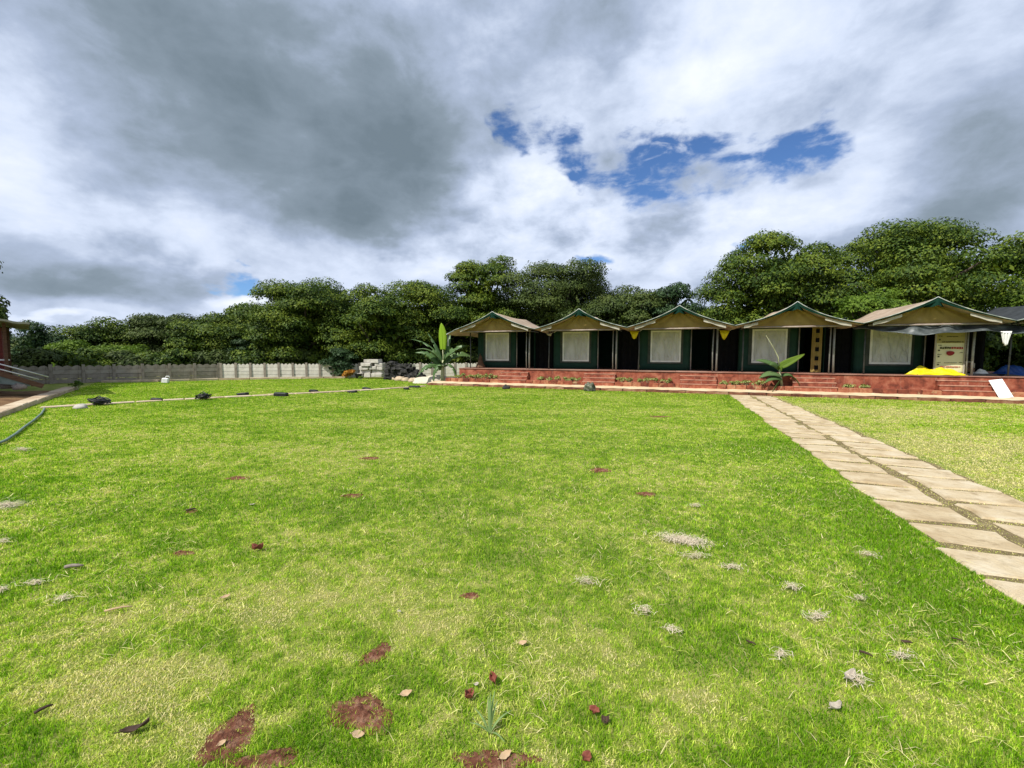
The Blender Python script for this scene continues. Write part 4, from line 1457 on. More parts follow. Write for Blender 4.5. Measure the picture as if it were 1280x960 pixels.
tree('broadleaf_tree', 696, 34.0, 88, 324, 440, OL, 'wide olive tinted tree above the first and second tents', group=GT, seed=12, ncl=64, per=270, clump=0.22)
tree('broadleaf_tree', 780, 33.0, 72, 356, 440, OL, 'lower olive tree in the dip behind the second and third tents', group=GT, seed=13, ncl=50, per=300, clump=0.22)
tree('broadleaf_tree', 832, 32.0, 62, 353, 440, BLU, 'low blue green tree directly above the middle tent', group=GT, seed=14, ncl=46, per=300, clump=0.22)
tree('broadleaf_tree', 958, 27.5, 100, 291, 430, MG, 'big tree with layered crown above the tent fronted by the young plant', group=GT, seed=15, ncl=84, per=270, clump=0.20, leaf=0.16)
tree('broadleaf_tree', 1140, 26.0, 142, 275, 425, MG, 'broadest umbrella crowned tree behind the bannered tent', group=GT, seed=16, ncl=105, per=250, clump=0.17, leaf=0.16, flat=0.55)
tree('broadleaf_tree', 1300, 23.5, 62, 318, 425, BR, 'lighter green tree cut by the right edge of the picture', group=GT, seed=17, ncl=46, per=300, leaf=0.15)
tree('leafy_bush', 1086, 21.6, 48, 358, 420, BR, 'bright green bush between the big tree and the last two tents', 'bush', seed=18, ncl=40, per=330, leaf=0.14)
tree('leafy_bush', 150, 30.5, 44, 428, 474, BR, 'bright low bush under the rounded domed tree', 'bush', seed=19, ncl=36, per=300, leaf=0.15, trunk=False)
tree('leafy_bush', 86, 29, 34, 424, 476, BR, 'yellowish low bush behind the shaded wall near the cottage', 'bush', seed=20, ncl=30, per=300, leaf=0.15, trunk=False)
tree('leafy_bush', 303, 31.5, 20, 424, 462, BLU, 'grey blue shrub behind the wall under the largest tree', 'bush', seed=21, ncl=18, per=360, leaf=0.17, clump=.34)
tree('leafy_bush', 424, 29.6, 25, 432, 470, BLU, 'grey green shrub overhanging the wall left of the block pile', 'bush', seed=22, ncl=20, per=360, leaf=0.16, clump=.32)
tree('leafy_bush', 345, 31.3, 30, 405, 462, MG, 'sunny lower branches under the largest tree', 'bush', seed=23, ncl=24, per=330, leaf=0.17, clump=.28)
# trees outside the frame on the left that shade the bank and the wall
tree('broadleaf_tree', -600, 10.5, 230, 20, 430, MG, 'tree beyond the left edge nearest the camera shading the cottage', group=GT, seed=26, ncl=80, per=200, leaf=0.22, clump=.22)
tree('broadleaf_tree', -330, 15, 170, 130, 440, MG, 'tall tree beyond the left edge shading the earth bank', group=GT, seed=24, ncl=80, per=170, leaf=0.22, clump=.22)
tree('broadleaf_tree', -112, 19, 98, 215, 440, MG, 'tree beyond the left edge shading the end of the boundary wall', group=GT, seed=25, ncl=60, per=170, leaf=0.22, clump=.24)
# dim undergrowth closing the gaps between the trunks
und = [(230, 37, 60), (330, 38, 60), (420, 38, 55), (500, 38, 55), (570, 38, 50), (640, 38, 60), (730, 38, 60), (830, 36, 60), (920, 33, 60), (1010, 31, 60), (1100, 30, 60), (1190, 29, 60), (1280, 28, 60), (150, 37, 60), (60, 36, 60)]
for i, (px, Y, hw) in enumerate(und):
    tree('understorey_shrub', px, Y, hw, 378 if px > 300 else 420, 480, MG if i % 2 else OL, 'dim shrub in the shade between the tree trunks', 'shrub', 'undergrowth between the trees', 60 + i, 34, 260, 0.30, depth=1.6, trunk=False, clump=.34)


for i in range(17):
    px = 45 + i * 36
    p = WA0 + (WC - WA0) * min(1, max(0, (px - 20) / 254)) if px < 274 else WC + (WB1 - WC) * min(1, (px - 274) / 335)
    tree('understorey_shrub', px, p[1] + 2.1, 34, 434, 476, MG if i % 3 else OL, 'dim shrub in the shade between the tree trunks', 'shrub', 'undergrowth between the trees', 90 + i, 14, 260, 0.2, depth=0.8, trunk=False, clump=.36)


# ------------------------------------------------------------------ broad leaved plants
def blade(m_, pts, width, nseg=18, tear=0.0, seed=0, fold=0.25, side=None, tip=0.45, skew=1.0):
    """a long leaf along a curve with a raised midrib and two drooping halves"""
    r_ = random.Random(seed)
    P = [Vector(p) for p in pts]

    def bez(t):
        a_ = P[0].lerp(P[1], t)
        c_ = P[1].lerp(P[2], t)
        return a_.lerp(c_, t)
    vs_, fs = [], []
    for i in range(nseg + 1):
        t = i / nseg
        p = bez(t)
        tg = (bez(min(1, t + .02)) - bez(max(0, t - .02))).normalized()
        s_ = Vector(side) if side else tg.cross(Vector((0, 0, 1)))
        s_ = (s_ - tg * s_.dot(tg))
        if s_.length < 1e-3:
            s_ = tg.orthogonal()
        s_.normalize()
        n_ = s_.cross(tg).normalized()
        w = width * (math.sin(math.pi * min(1, 0.06 + 0.94 * t ** skew) ** tip) ** 0.65 if t < 1 else 0.03)
        j0, j1 = (r_.uniform(1 - tear, 1) for _ in range(2))
        dz = fold * w
        vs_ += [p + s_ * w * j0 - n_ * dz, p + s_ * w * .5 * j0 - n_ * dz * .25, p, p - s_ * w * .5 * j1 - n_ * dz * .25, p - s_ * w * j1 - n_ * dz]
    for i in range(nseg):
        for k in range(4):
            if tear and r_.random() < tear * 0.35 and k in (0, 3):
                continue
            fs.append((i * 5 + k, i * 5 + k + 1, (i + 1) * 5 + k + 1, (i + 1) * 5 + k))
    m_.add(vs_, fs)
    m_.tube([P[0].lerp(P[1], 0)] + [bez(t) - Vector((0, 0, .006)) for t in np.linspace(0.05, 0.97, 10)], [0.11 * width] + list(np.linspace(0.10 * width, 0.02 * width, 10)), 5)


def leaf_obj(root, pts, width, m, seed, tear=0.0, side=None, fold=0.25, stalk=None, tip=0.45, skew=1.0):
    m_ = MB(seed)
    blade(m_, pts, width, 22, tear, seed, fold, side, tip, skew)
    o = m_.build('leaf', m, root, smooth=True)
    sd_ = o.modifiers.new('thickness', 'SOLIDIFY')
    sd_.thickness = 0.004
    if stalk:
        m_ = MB(seed)
        m_.tube(stalk, list(np.linspace(0.032, 0.018, len(stalk))), 7)
        m_.build('leaf_stalk', MT['stem'], o, smooth=True)
    return o


bpos = row_pt(*[(-3.75), 0.15], 0.0)
BP = G(553, 480)
ban_p = empty('banana_plant', BP, 0, 'tall banana plant with one bright upright young leaf at the left end of the terrace', 'banana plant')


def bpx(px, py, dy=0.0):
    """offset from the stem foot to a picture position, at the plant's own distance"""
    Y = BP[1] + dy
    return ((px - 640) / F_PX * Y - BP[0], dy, EYE + (441.7 - py) / F_PX * Y)


m_ = MB(3)
m_.tube([bpx(553, 481), bpx(553, 470), bpx(553.5, 460), bpx(554, 450)], [0.12, 0.10, 0.085, 0.06], 10)
m_.build('stem', MT['stem'], ban_p, smooth=True)
for i, (p0, p1, p2, w, tear, mt, dy) in enumerate([
    ((553.5, 437), (553.5, 422), (552, 404), 0.21, 0.0, 'leaf_young', 0.0),
    ((553, 455), (541, 430), (520, 437), 0.19, 0.25, 'leaf_banana', -0.5),
    ((553, 458), (538, 437), (519, 441), 0.17, 0.35, 'leaf_banana', 0.25),
    ((554, 455), (562, 434), (584, 432), 0.19, 0.40, 'leaf_banana', -0.2),
    ((554, 456), (572, 436), (590, 447), 0.18, 0.45, 'leaf_banana', 0.4),
    ((553, 460), (535, 448), (520, 472), 0.20, 0.5, 'leaf_banana', -0.3),
    ((553, 458), (545, 447), (541, 478), 0.20, 0.5, 'leaf_banana', -0.6),
    ((554, 458), (566, 447), (571, 474), 0.18, 0.5, 'leaf_banana', -0.45),
    ((553, 452), (547, 430), (534, 415), 0.16, 0.35, 'leaf_banana', 0.5),
    ((553, 452), (540, 425), (512, 424), 0.17, 0.4, 'leaf_banana', 0.8),
    ((554, 454), (560, 430), (563, 418), 0.16, 0.3, 'leaf_banana', 0.6),
    ((553, 460), (545, 452), (527, 462), 0.19, 0.5, 'leaf_banana', 0.3)]):
    w *= 1.4 if i else 1.15
    q0, q1, q2 = bpx(*p0), bpx(p1[0], p1[1], dy * .5), bpx(p2[0], p2[1], dy)
    if i == 0:
        leaf_obj(ban_p, (q0, q1, q2), w, MT[mt], 10 + i, tear, side=(0.95, -0.3, 0), stalk=[bpx(553.5, 456), bpx(554, 446), bpx(553.5, 437)], tip=0.55, skew=1.9)
    else:
        leaf_obj(ban_p, (q0, q1, q2), w, MT[mt], 10 + i, tear, side=None if abs(dy) > .4 else (0.25, 0.55, 0.8), tip=0.5)

pa, _ = row_at(977, 480, 0.68)
YPp = row_pt(pa, 0.68, 0.34)
yp = empty('young_banana_plant', YPp, 0, 'young broad leaved plant in the planter before the window of the fourth tent', 'plant')


def ypx(px, py, dy=0.0):
    Y = YPp[1] + dy
    return ((px - 640) / F_PX * Y - YPp[0], dy, EYE + (442.8 - py) / F_PX * Y - YPp[2])


m_ = MB(4)
m_.tube([ypx(978, 482), ypx(976, 470), ypx(973.5, 458)], [0.06, 0.045, 0.03], 8)
m_.build('stem', MT['stem'], yp, smooth=True)
m_ = MB(4)
m_.tube([ypx(973.5, 458), ypx(972, 446), ypx(966, 435), ypx(955, 418)], [0.028, 0.022, 0.014, 0.006], 7)
m_.build('flower_stalk', MT['stem'], yp, smooth=True)
for i, (p0, p1, p2, w, mt, dy, side) in enumerate([
    ((974, 458), (986, 452), (1005, 442), 0.15, 'leaf_bright', -0.15, (0.3, 0.2, 0.9)),
    ((973, 458), (960, 449), (944, 450), 0.13, 'leaf_banana', 0.1, (0.2, 0.6, 0.8)),
    ((974, 460), (968, 452), (962, 456), 0.13, 'leaf_banana', -0.25, (0.6, 0.5, 0.6)),
    ((976, 468), (962, 460), (949, 473), 0.20, 'leaf_banana', -0.25, (0.1, 0.9, 0.45)),
    ((977, 472), (966, 468), (957, 478), 0.15, 'leaf_banana', -0.35, (0.1, 0.8, 0.5)),
    ((977, 470), (990, 464), (1001, 482), 0.16, 'leaf_banana', -0.3, (0.1, 0.9, 0.3)),
    ((977, 474), (972, 478), (966, 490), 0.13, 'leaf_banana', -0.35, (0.7, 0.6, 0.2)),
    ((975, 462), (974, 452), (977, 464), 0.10, 'leaf_bright', -0.3, (0.8, 0.4, 0.3))]):
    leaf_obj(yp, (ypx(*p0), ypx(p1[0], p1[1], dy * .5), ypx(p2[0], p2[1], dy)), w, MT[mt], 40 + i, 0.05, side=side, fold=0.3, tip=0.6)


def tuft_plant(name, loc, r, h, n, m, label, cat, group, seed, leaf=0.09, stem=True):
    root = empty(name, loc, 0, label, cat, group)
    rg = np.random.default_rng(seed)
    cl = [(rg.normal() * r * .5, rg.normal() * r * .35, h * (0.35 + 0.5 * rg.random()), r * (.3 + .25 * rg.random()), 0.8) for _ in range(7)]
    soup('foliage', leaves_on_clumps(cl, n / (7 * (r * .42) ** 1.7), leaf, seed), 4, m, root)
    if stem:
        m_ = MB(seed)
        for c in cl:
            m_.tube([(0, 0, -0.03), (c[0] * .6, c[1] * .6, c[2] * .5), c[:3]], [0.012, 0.008, 0.004], 5)
        m_.build('stem', MT['stem'], root)
    return root


# pale bedding plants in the planters
bi = 0
spots = [(0, [-3.3, -2.95, -2.6, -2.3, -2.0, -1.7, -1.4, -1.15]), (1, [1.2, 1.7, 2.1, 2.5, 2.8, 3.05]), (2, [5.05, 5.4, 5.9, 6.25, 6.6, 7.0]), (3, [9.35, 9.6, 9.9, 10.2, 10.6]), (4, [13.75, 14.2])]
BEDL = ['pale green bedding plant in the planter left of the first tent steps', 'pale green bedding plant in the planter between the first and second steps',
        'pale green bedding plant in the planter between the second and third steps', 'pale bedding plant in the planter behind the path end',
        'sparse bedding plant in the planter right of the fourth steps']
for i, aa in spots:
    for a_ in aa:
        bi += 1
        hh = rr.uniform(0.16, 0.30) * (0.75 if i == 4 else 1)
        tuft_plant('bedding_plant', row_pt(a_ + rr.uniform(-.06, .06), 0.74, 0.33), rr.uniform(0.14, 0.22), hh, 90, MT['leaf_bed'], BEDL[i], 'plant', 'bedding plants in the terrace planters', 500 + bi, 0.075)
tuft_plant('dry_plant', G(437, 473.5), 0.42, 0.62, 260, MT['leaf_dry'], 'dried orange plant at the wall foot under the grey green shrub', 'plant', None, 601, 0.17)
tuft_plant('yellow_shrub', G(97, 488), 0.25, 0.42, 200, MT['leaf_bright'], 'small yellow green shrub at the end of the stone bank edge', 'shrub', None, 602, 0.09)
tuft_plant('low_weed', G(451, 474.5), 0.2, 0.22, 120, MT['leaf_bright'], 'low green weed at the foot of the dark pot', 'weed', None, 603, 0.08)

# ------------------------------------------------------------------ bare soil, dry clumps and litter on the lawn
SOIL = [(452, 893, .17, .10, -20), (288, 922, .10, .15, 10), (348, 948, .09, .05, 0), (318, 955, .12, .04, 0), (617, 953, .17, .06, 0), (470, 818, .06, .10, -35),
        (297, 598, .17, .09, 0), (750, 588, .16, .13, 20), (462, 573, .16, .10, 0), (440, 620, .13, .08, 0), (808, 618, .12, .1, 0), (825, 521, .30, .15, 0), (228, 692, .10, .05, 0), (240, 640, .06, .05, 0),
        (588, 745, .07, .04, 0)]
soil_c = []
for i, (px, py, ra, rb, rot) in enumerate(SOIL):
    p = G(px, py)
    ra, rb = ra * .9, rb * .9
    soil_c.append((p[0], p[1], ra, rb, R(rot)))
    seed = 700 + i

    def fn(u, v, ra=ra, rb=rb, seed=seed):
        x, y = u * 2 - 1, v * 2 - 1
        l_ = math.hypot(x, y) or 1
        d = max(abs(x), abs(y))
        an = math.atan2(y, x)
        rim = 1.08 + 0.14 * math.sin(3 * an + seed) + 0.10 * math.sin(5 * an + 2 * seed) + 0.05 * math.sin(11 * an)
        x, y = x / l_ * d * rim, y / l_ * d * rim
        z = 0.003 + 0.010 * (1 - d) + 0.026 * (float(fbm(np.array(x * ra * 45 + seed), np.array(y * rb * 45), 3, 3)) - 0.4) * (1 - d ** 3)
        return (x * ra, y * rb, z)
    m_ = MB(seed)
    m_.sheet(fn, 34, 34)
    o = m_.build('soil', MT['soil'], smooth=False)
    o.location = (p[0], p[1], 0)
    o.rotation_euler = (0, 0, R(rot))
    tag(o, kind='structure')

STRAW = [(855, 678, .20, .10, 'widest pale clump of dry grass on the lawn, left of the path'),
         (868, 698, .12, .05, 'thin dry grass wisp just below the widest pale clump'),
         (806, 767, .07, .05, 'pale dry grass tuft below the widest clump, its upper neighbour'),
         (838, 791, .04, .03, 'small round dry grass tuft, lowest of the pair under the widest clump'),
         (989, 737, .06, .06, 'tangled dry grass tuft between the widest clump and the path'),
         (1084, 696, .07, .06, 'spiky dry grass tuft close to the left edge of the path'),
         (1075, 752, .05, .03, 'dense little dry grass tuft below the spiky one'),
         (735, 731, .08, .05, 'faint dry grass tuft left of the widest pale clump'),
         (868, 634, .10, .05, 'dry grass tuft farther up the lawn than the widest clump'),
         (8, 634, .20, .14, 'large pale dry grass patch at the left edge of the lawn'),
         (44, 732, .10, .04, 'long pale dry grass wisp near the left edge'),
         (2, 741, .05, .05, 'dry grass tuft cut by the left edge below the large pale patch'),
         (78, 752, .07, .05, 'loose dry grass tuft right of the long wisp'),
         (28, 563, .24, .08, 'flat dry grass patch beside the garden hose'),
         (4, 680, .07, .05, 'dry grass tuft on the left edge between the large patch and the wisp'),
         (1070, 853, .07, .04, 'curved dry grass wisp low in the right half of the lawn'),
         (1128, 826, .08, .04, 'slanting dry grass wisp right of the curved one'),
         (975, 822, .06, .03, 'short dry grass wisp with a dark twig beside it'),
         (915, 712, .09, .05, 'sparse dry grass tuft right of the widest clump'),
         (1022, 775, .10, .05, 'spread of thin straw in the lush grass between tufts')]


def straw(seed, ra, rb, n, Lm):
    rg = np.random.default_rng(seed)
    an = rg.random(n) * 2 * np.pi
    rad = np.sqrt(rg.random(n)) * (0.7 + 0.3 * np.sin(3 * an + seed))
    rad = np.abs(rg.normal(0, 0.62, n))
    c = np.stack([np.cos(an) * rad * ra, np.sin(an) * rad * rb, 0.008 + 0.024 * rg.random(n)], 1)
    th = rg.normal(seed * 1.7, 1.1, n)
    L = Lm * (0.4 + rg.random(n))
    d = np.stack([np.cos(th), np.sin(th), rg.normal(0, 0.10, n)], 1) * (L / 2)[:, None]
    s = np.stack([-np.sin(th), np.cos(th), np.zeros(n)], 1) * (0.0008 + 0.0010 * rg.random(n))[:, None]
    k = np.stack([np.zeros(n), np.zeros(n), 0.012 * rg.random(n)], 1)
    V = np.stack([c - d - s, c - d + s, c + s + k, c - s + k, c - s + k, c + s + k, c + d + s * .3, c + d - s * .3], 1)
    V = V.reshape(-1, 3)
    V[:, 2] = np.maximum(V[:, 2], 0.006)
    return V


straw_c = []
for i, (px, py, ra, rb, lab) in enumerate(STRAW):
    p = G(px, py)
    straw_c.append((p[0], p[1], ra, rb, 0))
    n_ = int(min(1500, (42000 if i == 0 else 13000) * ra * rb + 18))
    o = soup('dry_grass_clump', straw(i + 1, ra, rb, n_, 0.055 if ra < .15 else 0.075), 4, MT['straw'])
    o.location = (p[0], p[1], 0.008)
    o.rotation_euler = (0, 0, (i * 0.37) % 0.8 - 0.4)
    tag(o, lab, 'dry grass', 'dry grass clumps on the lawn')


def fallen_leaf(px, py, L, W, m, label, seed, curl=0.5, rz=0.0, cat='leaf', name='fallen_leaf', z=0.022):
    r_ = random.Random(seed)
    p = G(px, py)
    m_ = MB(seed)
    k1, k2 = r_.uniform(-1, 1), r_.uniform(0.4, 1.2)

    def fn(u, v):
        x = (u - .5) * L
        w = W * math.sin(math.pi * min(.98, max(.02, u)) ** 0.8) ** 0.8 * (1 + 0.10 * math.sin(u * 19 + seed))
        y = (v - .5) * w
        return (x, y, curl * (abs(v - .5) ** 1.5 * W * 1.4 * k2 + (u - .5) ** 2 * L * 0.8 + 0.1 * W * math.sin(u * 9 + v * 5 + k1 * 3)))
    m_.sheet(fn, 14, 8, 0.0015)
    m_.tube([(-L * .5, 0, curl * L * .2), (-L * .72, W * .05, curl * L * .2 + .004)], 0.0016, 5)
    o = m_.build(name, m, smooth=True)
    o.location = (p[0], p[1], z)
    o.rotation_euler = (r_.uniform(-.3, .3), r_.uniform(-.3, .3), rz)
    return tag(o, label, cat, 'litter on the lawn')


LIT = [(322, 690, .085, .06, 'litter_red', 'curled red brown leaf, only one in the upper left of the lawn', 1.0, .2),
       (282, 750, .06, .03, 'litter_tan', 'narrow pinkish tan leaf below the curled red brown one', .5, .8),
       (170, 918, .10, .035, 'litter_dark', 'long dark leaf left of the red soil patches', .8, .5),
       (316, 633, .06, .03, 'litter_pale', 'small whitish scrap on the upper left lawn', .4, 0),
       (585, 876, .045, .045, 'litter_red', 'dark red leaf nearest the weed, beside a white scrap', 1.2, 1.0),
       (617, 855, .05, .04, 'litter_red', 'red brown leaf just above the white scrap near the weed', 1.0, 2.0),
       (743, 894, .035, .05, 'litter_red', 'reddish leaf right of the weed, upper one of two', 1.0, 1.2),
       (757, 907, .035, .04, 'litter_dark', 'dark curled leaf right of the weed, lower one of two', 1.0, 2.4),
       (508, 872, .055, .035, 'litter_tan', 'pale tan leaf at the right end of the large red soil patch', .3, .4),
       (448, 924, .05, .035, 'litter_tan', 'tan chip at the lower edge of the large red soil patch', .3, .2),
       (654, 808, .045, .03, 'litter_tan', 'faint tan leaf in the grass above the weed', .3, 0),
       (278, 935, .03, .025, 'litter_tan', 'small tan chip on the narrow red soil patch', .3, 1.0),
       (632, 950, .055, .03, 'litter_tan', 'flat tan chip on the soil under the weed', .3, .6),
       (733, 953, .05, .04, 'litter_red', 'red brown leaf at the bottom edge right of the weed', .8, .9),
       (1046, 890, .055, .04, 'litter_pale', 'pale grey leaf lying low in the right half of the lawn', .7, .1),
       (1062, 851, .09, .04, 'litter_pale', 'bent pale leaf above the pale grey one', 1.0, .5),
       (983, 437, .03, .02, 'litter_tan', '', 0, 0)]
LIT = [l for l in LIT if l[5]]
for i, (px, py, L, W, mt, lab, cu, rz) in enumerate(LIT):
    fallen_leaf(px, py, L, W, MT[mt], lab, 800 + i, cu, rz)
fallen_leaf(596, 860, .022, .02, MT['litter_pale'], 'tiny white scrap between two red leaves above the weed', 831, .2, 0, 'scrap', 'paper_scrap')
fallen_leaf(499, 768, .025, .02, MT['litter_pale'], 'tiny white scrap in the middle of the lawn', 832, .2, 0, 'scrap', 'paper_scrap')


def twig(px, py, L, rad, m, label, seed, rz):
    p = G(px, py)
    r_ = random.Random(seed)
    m_ = MB(seed)
    m_.tube([(-L / 2, 0, 0), (-L / 6, r_.uniform(-.1, .1) * L, 0.004), (L / 5, r_.uniform(-.1, .1) * L, 0.006), (L / 2, 0, 0.002)], [rad, rad * 1.1, rad * .9, rad * .5], 7)
    o = m_.build('twig', m, smooth=True)
    o.location = (p[0], p[1], 0.026)
    o.rotation_euler = (0, 0, rz)
    tag(o, label, 'twig', 'litter on the lawn')


twig(148, 766, .14, .006, MT['litter_tan'], 'thin straight twig on the left lawn', 841, .35)
twig(93, 712, .12, .013, MT['litter_grey'], 'thick grey bark piece near the left edge of the lawn', 842, .2)
twig(55, 893, .06, .007, MT['litter_dark'], 'short dark twig low at the left', 843, .9)
twig(1082, 823, .06, .006, MT['litter_dark'], 'dark twig in the right half above the bent pale leaf', 844, -.9)
twig(1133, 808, .05, .007, MT['litter_dark'], 'short dark twig nearest the lower path edge', 845, -.5)
twig(939, 809, .05, .005, MT['litter_dark'], 'tiny dark twig left of the short dry wisp', 846, -.9)
twig(239, 640, .09, .009, MT['litter_dark'], 'dark twig on the bare spot at the upper left of the lawn', 847, .5)
twig(1198, 806, .06, .004, MT['litter_dark'], 'thin dark twig near the lower right edge', 848, -1.0)

# broad weed at the front
wp = G(612, 918)
weed = empty('rosette_weed', wp, 0, 'broad bladed grey green weed growing from bare soil at the bottom middle', 'weed')
wr = random.Random(4)
for k, (an, tilt, L) in enumerate([(1.2, 70, .15), (1.5, 78, .17), (1.75, 66, .14), (1.0, 60, .13), (0.5, 30, .13), (2.4, 32, .12), (-0.9, 22, .12), (3.0, 25, .10), (1.35, 55, .16)]):
    m_ = MB(k)
    d = Vector((math.cos(an), math.sin(an), 0))
    e_ = d * L * math.cos(R(tilt)) + Vector((0, 0, L * math.sin(R(tilt))))
    mid = d * L * .35 * math.cos(R(tilt)) + Vector((0, 0, L * .75 * math.sin(R(min(85, tilt + 18)))))
    blade(m_, (Vector((0, 0, .005)), mid, e_), 0.0055, 12, 0, k, 0.3, None, 0.6)
    o = m_.build('leaf', MT['leaf_weed'] if 'leaf_weed' in MT else MT.setdefault('leaf_weed', leaf_mat('weed_leaf', [(0.13, 0.22, 0.07), (0.26, 0.36, 0.14)], 0.3, 0.45)), weed, smooth=True)

# ------------------------------------------------------------------ turf: real blades, one object
rg = np.random.default_rng(77)
DRY = [(150, 850, .45, .25, .55), (100, 780, .6, .3, .35), (560, 775, .6, .35, .35), (880, 880, .40, .22, .5), (330, 760, .6, .3, .4), (850, 690, .5, .4, .25), (1180, 880, .35, .25, .3),
       (660, 850, .40, .25, .3), (430, 720, .7, .35, .3), (250, 900, .3, .2, .3), (760, 830, .35, .25, .35), (30, 650, .6, .4, .3), (700, 640, .8, .5, .18), (940, 770, .5, .2, .2),
       (1180, 560, 2.2, 3.0, .34), (1240, 600, 1.6, 1.6, .25), (1100, 515, 2.5, 2.0, .30), (480, 530, 2.0, .8, .25), (300, 560, 1.5, .7, .2), (230, 850, .3, .2, .3)]
LUSH = [(1060, 640, .8, 1.2, .50), (1150, 740, .45, .6, .45), (960, 560, 1.0, 1.6, .35), (860, 770, .35, .2, .35), (480, 950, .35, .2, .4), (620, 700, .4, .2, .35), (620, 790, .25, .12, .4), (300, 870, .3, .14, .35),
        (240, 680, .5, .2, .3), (900, 820, .4, .18, .3), (590, 590, 1.2, .5, .2), (380, 940, .3, .12, .4), (1060, 930, .3, .15, .2), (700, 560, 2.0, .8, .2), (80, 600, .8, .3, .3), (430, 850, .25, .12, .3)]


def turf_points(y0, y1, rho, pw, margin):
    """positions whose density falls with distance from the camera"""
    ys = np.linspace(y0, y1, 400)
    dens = rho * (2.5 / np.maximum(ys, 1.2)) ** pw * (2 * margin * ys + 4.6)
    N_ = int(np.trapezoid(dens, ys)) if hasattr(np, 'trapezoid') else int(np.trapz(dens, ys))
    cdf = np.cumsum(dens)
    cdf /= cdf[-1]
    y = np.interp(rg.random(N_), cdf, ys)
    x = (rg.random(N_) * 2 - 1) * (margin * y + 2.3)
    return x, y


def ell(x, y, cx, cy, ra, rb, rot):
    dx, dy = x - cx, y - cy
    c, s = math.cos(-rot), math.sin(-rot)
    return np.hypot((dx * c - dy * s) / ra, (dx * s + dy * c) / rb)


x, y = turf_points(0.95, 29.0, 15500, 1.42, 1.32)
ra_ = (x - ROW_O[0]) * ROW_R[0] + (y - ROW_O[1]) * ROW_R[1]
rb_ = (x - ROW_O[0]) * ROW_M[0] + (y - ROW_O[1]) * ROW_M[1]
keep = ~((rb_ > -0.03) & (ra_ > -4.8))
# slabs
onp = (ra_ > PATH_A[0] - 0.1) & (ra_ < PATH_A[1] + 0.1) & (rb_ < 0)
ins = np.zeros(len(x), bool)
ix = np.where(onp)[0]
px_, py_ = x[ix], y[ix]
hit = np.zeros(len(ix), bool)
for poly in slab_polys:
    cx = sum(p[0] for p in poly) / 8
    cy = sum(p[1] for p in poly) / 8
    near = (np.abs(px_ - cx) < 0.7) & (np.abs(py_ - cy) < 0.7)
    if not near.any():
        continue
    inside = np.ones(near.sum(), bool)
    qx, qy = px_[near], py_[near]
    for (x0, y0), (x1, y1) in zip(poly, poly[1:] + poly[:1]):
        inside &= ((x1 - x0) * (qy - y0) - (y1 - y0) * (qx - x0)) > -0.004
    hit[np.where(near)[0][inside]] = True
ins[ix[hit]] = True
keep &= ~ins
keep &= ~(onp & (ra_ > PATH_A[0] + 0.02) & (rg.random(len(x)) < 0.42))
# stone strip, bank, walls
ts = (x - S0[0]) * sd[0] + (y - S0[1]) * sd[1]
tn = (x - S0[0]) * sn[0] + (y - S0[1]) * sn[1] - 0.22 * np.sin(ts * 0.5)
keep &= ~((np.abs(tn) < 0.15) & (ts > 0) & (ts < slen))
bn_ = (x - BANK0[0]) * en[0] + (y - BANK0[1]) * en[1]
keep &= ~(bn_ > -0.06)


def side(p, q_):
    return (q_[0] - p[0]) * (y - p[1]) - (q_[1] - p[1]) * (x - p[0])


keep &= (side(WA0, WC) < -0.4) & (side(WC, WB1) < -4.0)
edge_n = fbm(x * 22, y * 22, 9, 3)
for (cx, cy, a1, b1, ro) in soil_c:
    near = (np.abs(x - cx) < 0.6) & (np.abs(y - cy) < 0.6)
    e = ell(x, y, cx, cy, a1 * 1.1, b1 * 1.1, ro)
    keep &= ~(near & (e < 0.30 + 1.05 * edge_n) & (rg.random(len(x)) > 0.24 + 0.55 * np.clip(e - 0.3, 0, 1)))
for (cx, cy, a1, b1, ro) in straw_c:
    e = ell(x, y, cx, cy, a1, b1, ro)
    keep &= ~((e < 0.9) & (edge_n > 0.52))
x, y, ra_, rb_ = x[keep], y[keep], ra_[keep], rb_[keep]
n = len(x)
# how dry: broad drift, mid patches, fine mottling
dry = 0.37 + 0.55 * (fbm(x * 0.42 + 5, y * 0.65, 1, 3) - 0.5) + 0.70 * (fbm(x * 2.3, y * 2.9 + 3, 2, 4) - 0.5) + 1.25 * (fbm(x * 15, y * 15, 3, 3) - 0.5)
lush = np.zeros(n)
for (px, py, a1, b1, w) in DRY:
    c = G(px, py)
    dry += 1.15 * w * np.clip(1.2 - ell(x, y, c[0], c[1], a1, b1, 0), 0, 1) * 0.9
for (px, py, a1, b1, w) in LUSH:
    c = G(px, py)
    lush += w * np.clip(1.25 - ell(x, y, c[0], c[1], a1, b1, 0), 0, 1)
dry -= lush * 0.75
joint = (ra_ > PATH_A[0] + 0.03) & (ra_ < PATH_A[1] + 0.08)
dry = np.where(joint, dry * 0.25 + 0.80, dry)
dry = np.where((ra_ > PATH_A[1]), dry + 0.26, dry)
dry = np.where((ra_ < PATH_A[0]) & (ra_ > PATH_A[0] - 0.5), dry - 0.16, dry)
dry = np.clip(dry, 0.0, 1.0)
dist = np.hypot(x, y)
hgt = (0.015 + 0.016 * rg.random(n)) * (1.0 + 0.55 * np.clip(lush, 0, 1) - 0.30 * (dry > 0.55)) * (0.75 + 0.6 * fbm(x * 3.1, y * 3.1, 12, 3)) * (1 + 0.012 * np.clip(dist - 5, 0, 20))
hgt = np.where(joint, hgt * 0.8, hgt)
wid = 0.0017 * np.maximum(1.0, dist / 2.6) ** 0.80 * (0.7 + 0.6 * rg.random(n))
az_ = rg.random(n) * 2 * np.pi
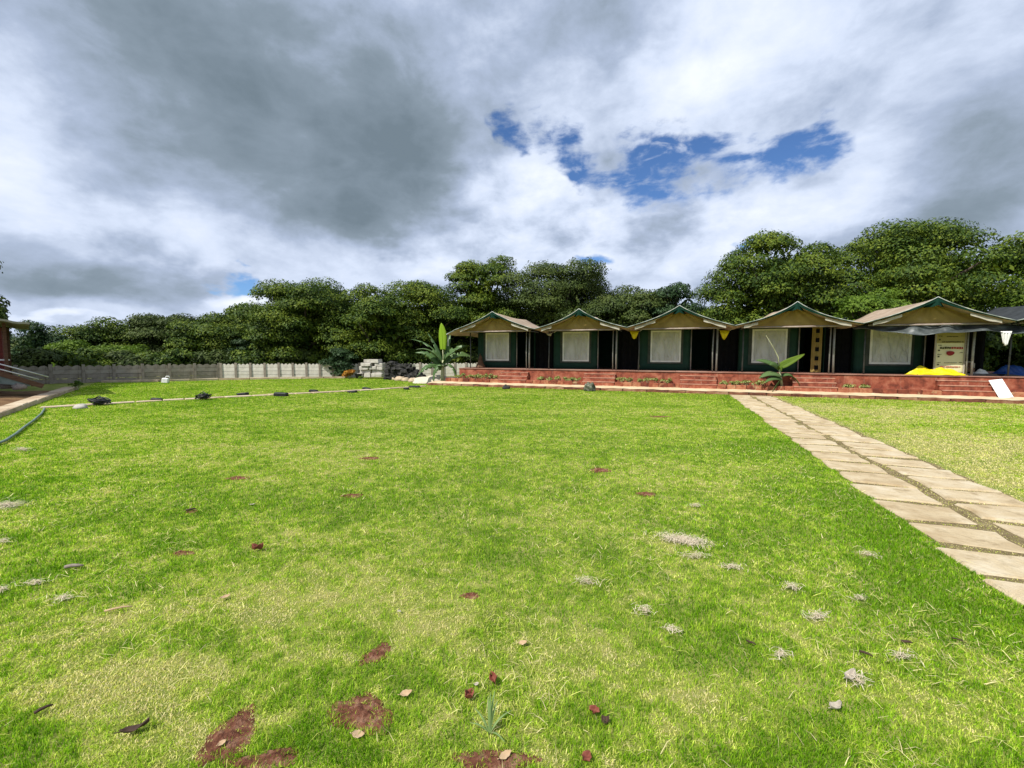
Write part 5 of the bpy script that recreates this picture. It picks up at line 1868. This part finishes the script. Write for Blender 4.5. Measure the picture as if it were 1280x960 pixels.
lean = np.abs(rg.normal(0.72, 0.36, n)) + 0.35 * (dry > 0.5)
# long loose straws lying on the turf
stray = (rg.random(n) < 0.011 * (0.25 + 1.6 * (fbm(x * 1.3 + 9, y * 1.3, 21, 3) > 0.52)) * (1 + 0.8 * (x > 0))) & (dist < 9) & ~joint
hgt = np.where(stray, 0.05 + 0.07 * rg.random(n), hgt)
lean = np.where(stray, 1.20 + 0.2 * rg.random(n), lean)
wid = np.where(stray, np.maximum(wid * 0.9, 0.0011), wid)
dry = np.where(stray, 0.86 + 0.1 * rg.random(n), dry)
h_lift = np.where(stray, 0.016, 0.0)
dx, dy = np.cos(az_), np.sin(az_)
yaw = rg.random(n) * np.pi
sx_, sy_ = np.cos(yaw) * wid, np.sin(yaw) * wid
h1, r1 = hgt * 0.62 * np.cos(lean * 0.6), hgt * 0.62 * np.sin(lean * 0.6)
h2, r2 = h1 + hgt * 0.5 * np.cos(lean * 1.5), r1 + hgt * 0.5 * np.sin(lean * 1.5)
h2 = np.maximum(h2, 0.004)
V = np.empty((n, 5, 3))
V[:, 0] = np.stack([x - sx_, y - sy_, h_lift - 0.003], 1)
V[:, 1] = np.stack([x + sx_, y + sy_, h_lift - 0.003], 1)
V[:, 2] = np.stack([x + dx * r1 + sx_ * .75, y + dy * r1 + sy_ * .75, h1 * np.where(stray, .4, 1) + h_lift], 1)
V[:, 3] = np.stack([x + dx * r1 - sx_ * .75, y + dy * r1 - sy_ * .75, h1 * np.where(stray, .4, 1) + h_lift], 1)
V[:, 4] = np.stack([x + dx * r2, y + dy * r2, h2 * np.where(stray, .3, 1) + h_lift], 1)
base = np.arange(n)[:, None] * 5
loop = (base + np.array([0, 1, 2, 3, 2, 4])[None, :])          # a quad needs 4 corners, a tip 3: build as triangles
tri = (base + np.array([0, 1, 2, 0, 2, 3, 3, 2, 4])[None, :]).ravel()
go = soup('grass', V.reshape(-1, 3), 3, MT['grass'], None, {'dry': np.repeat(dry, 5)}, tri)
tag(go, kind='stuff')
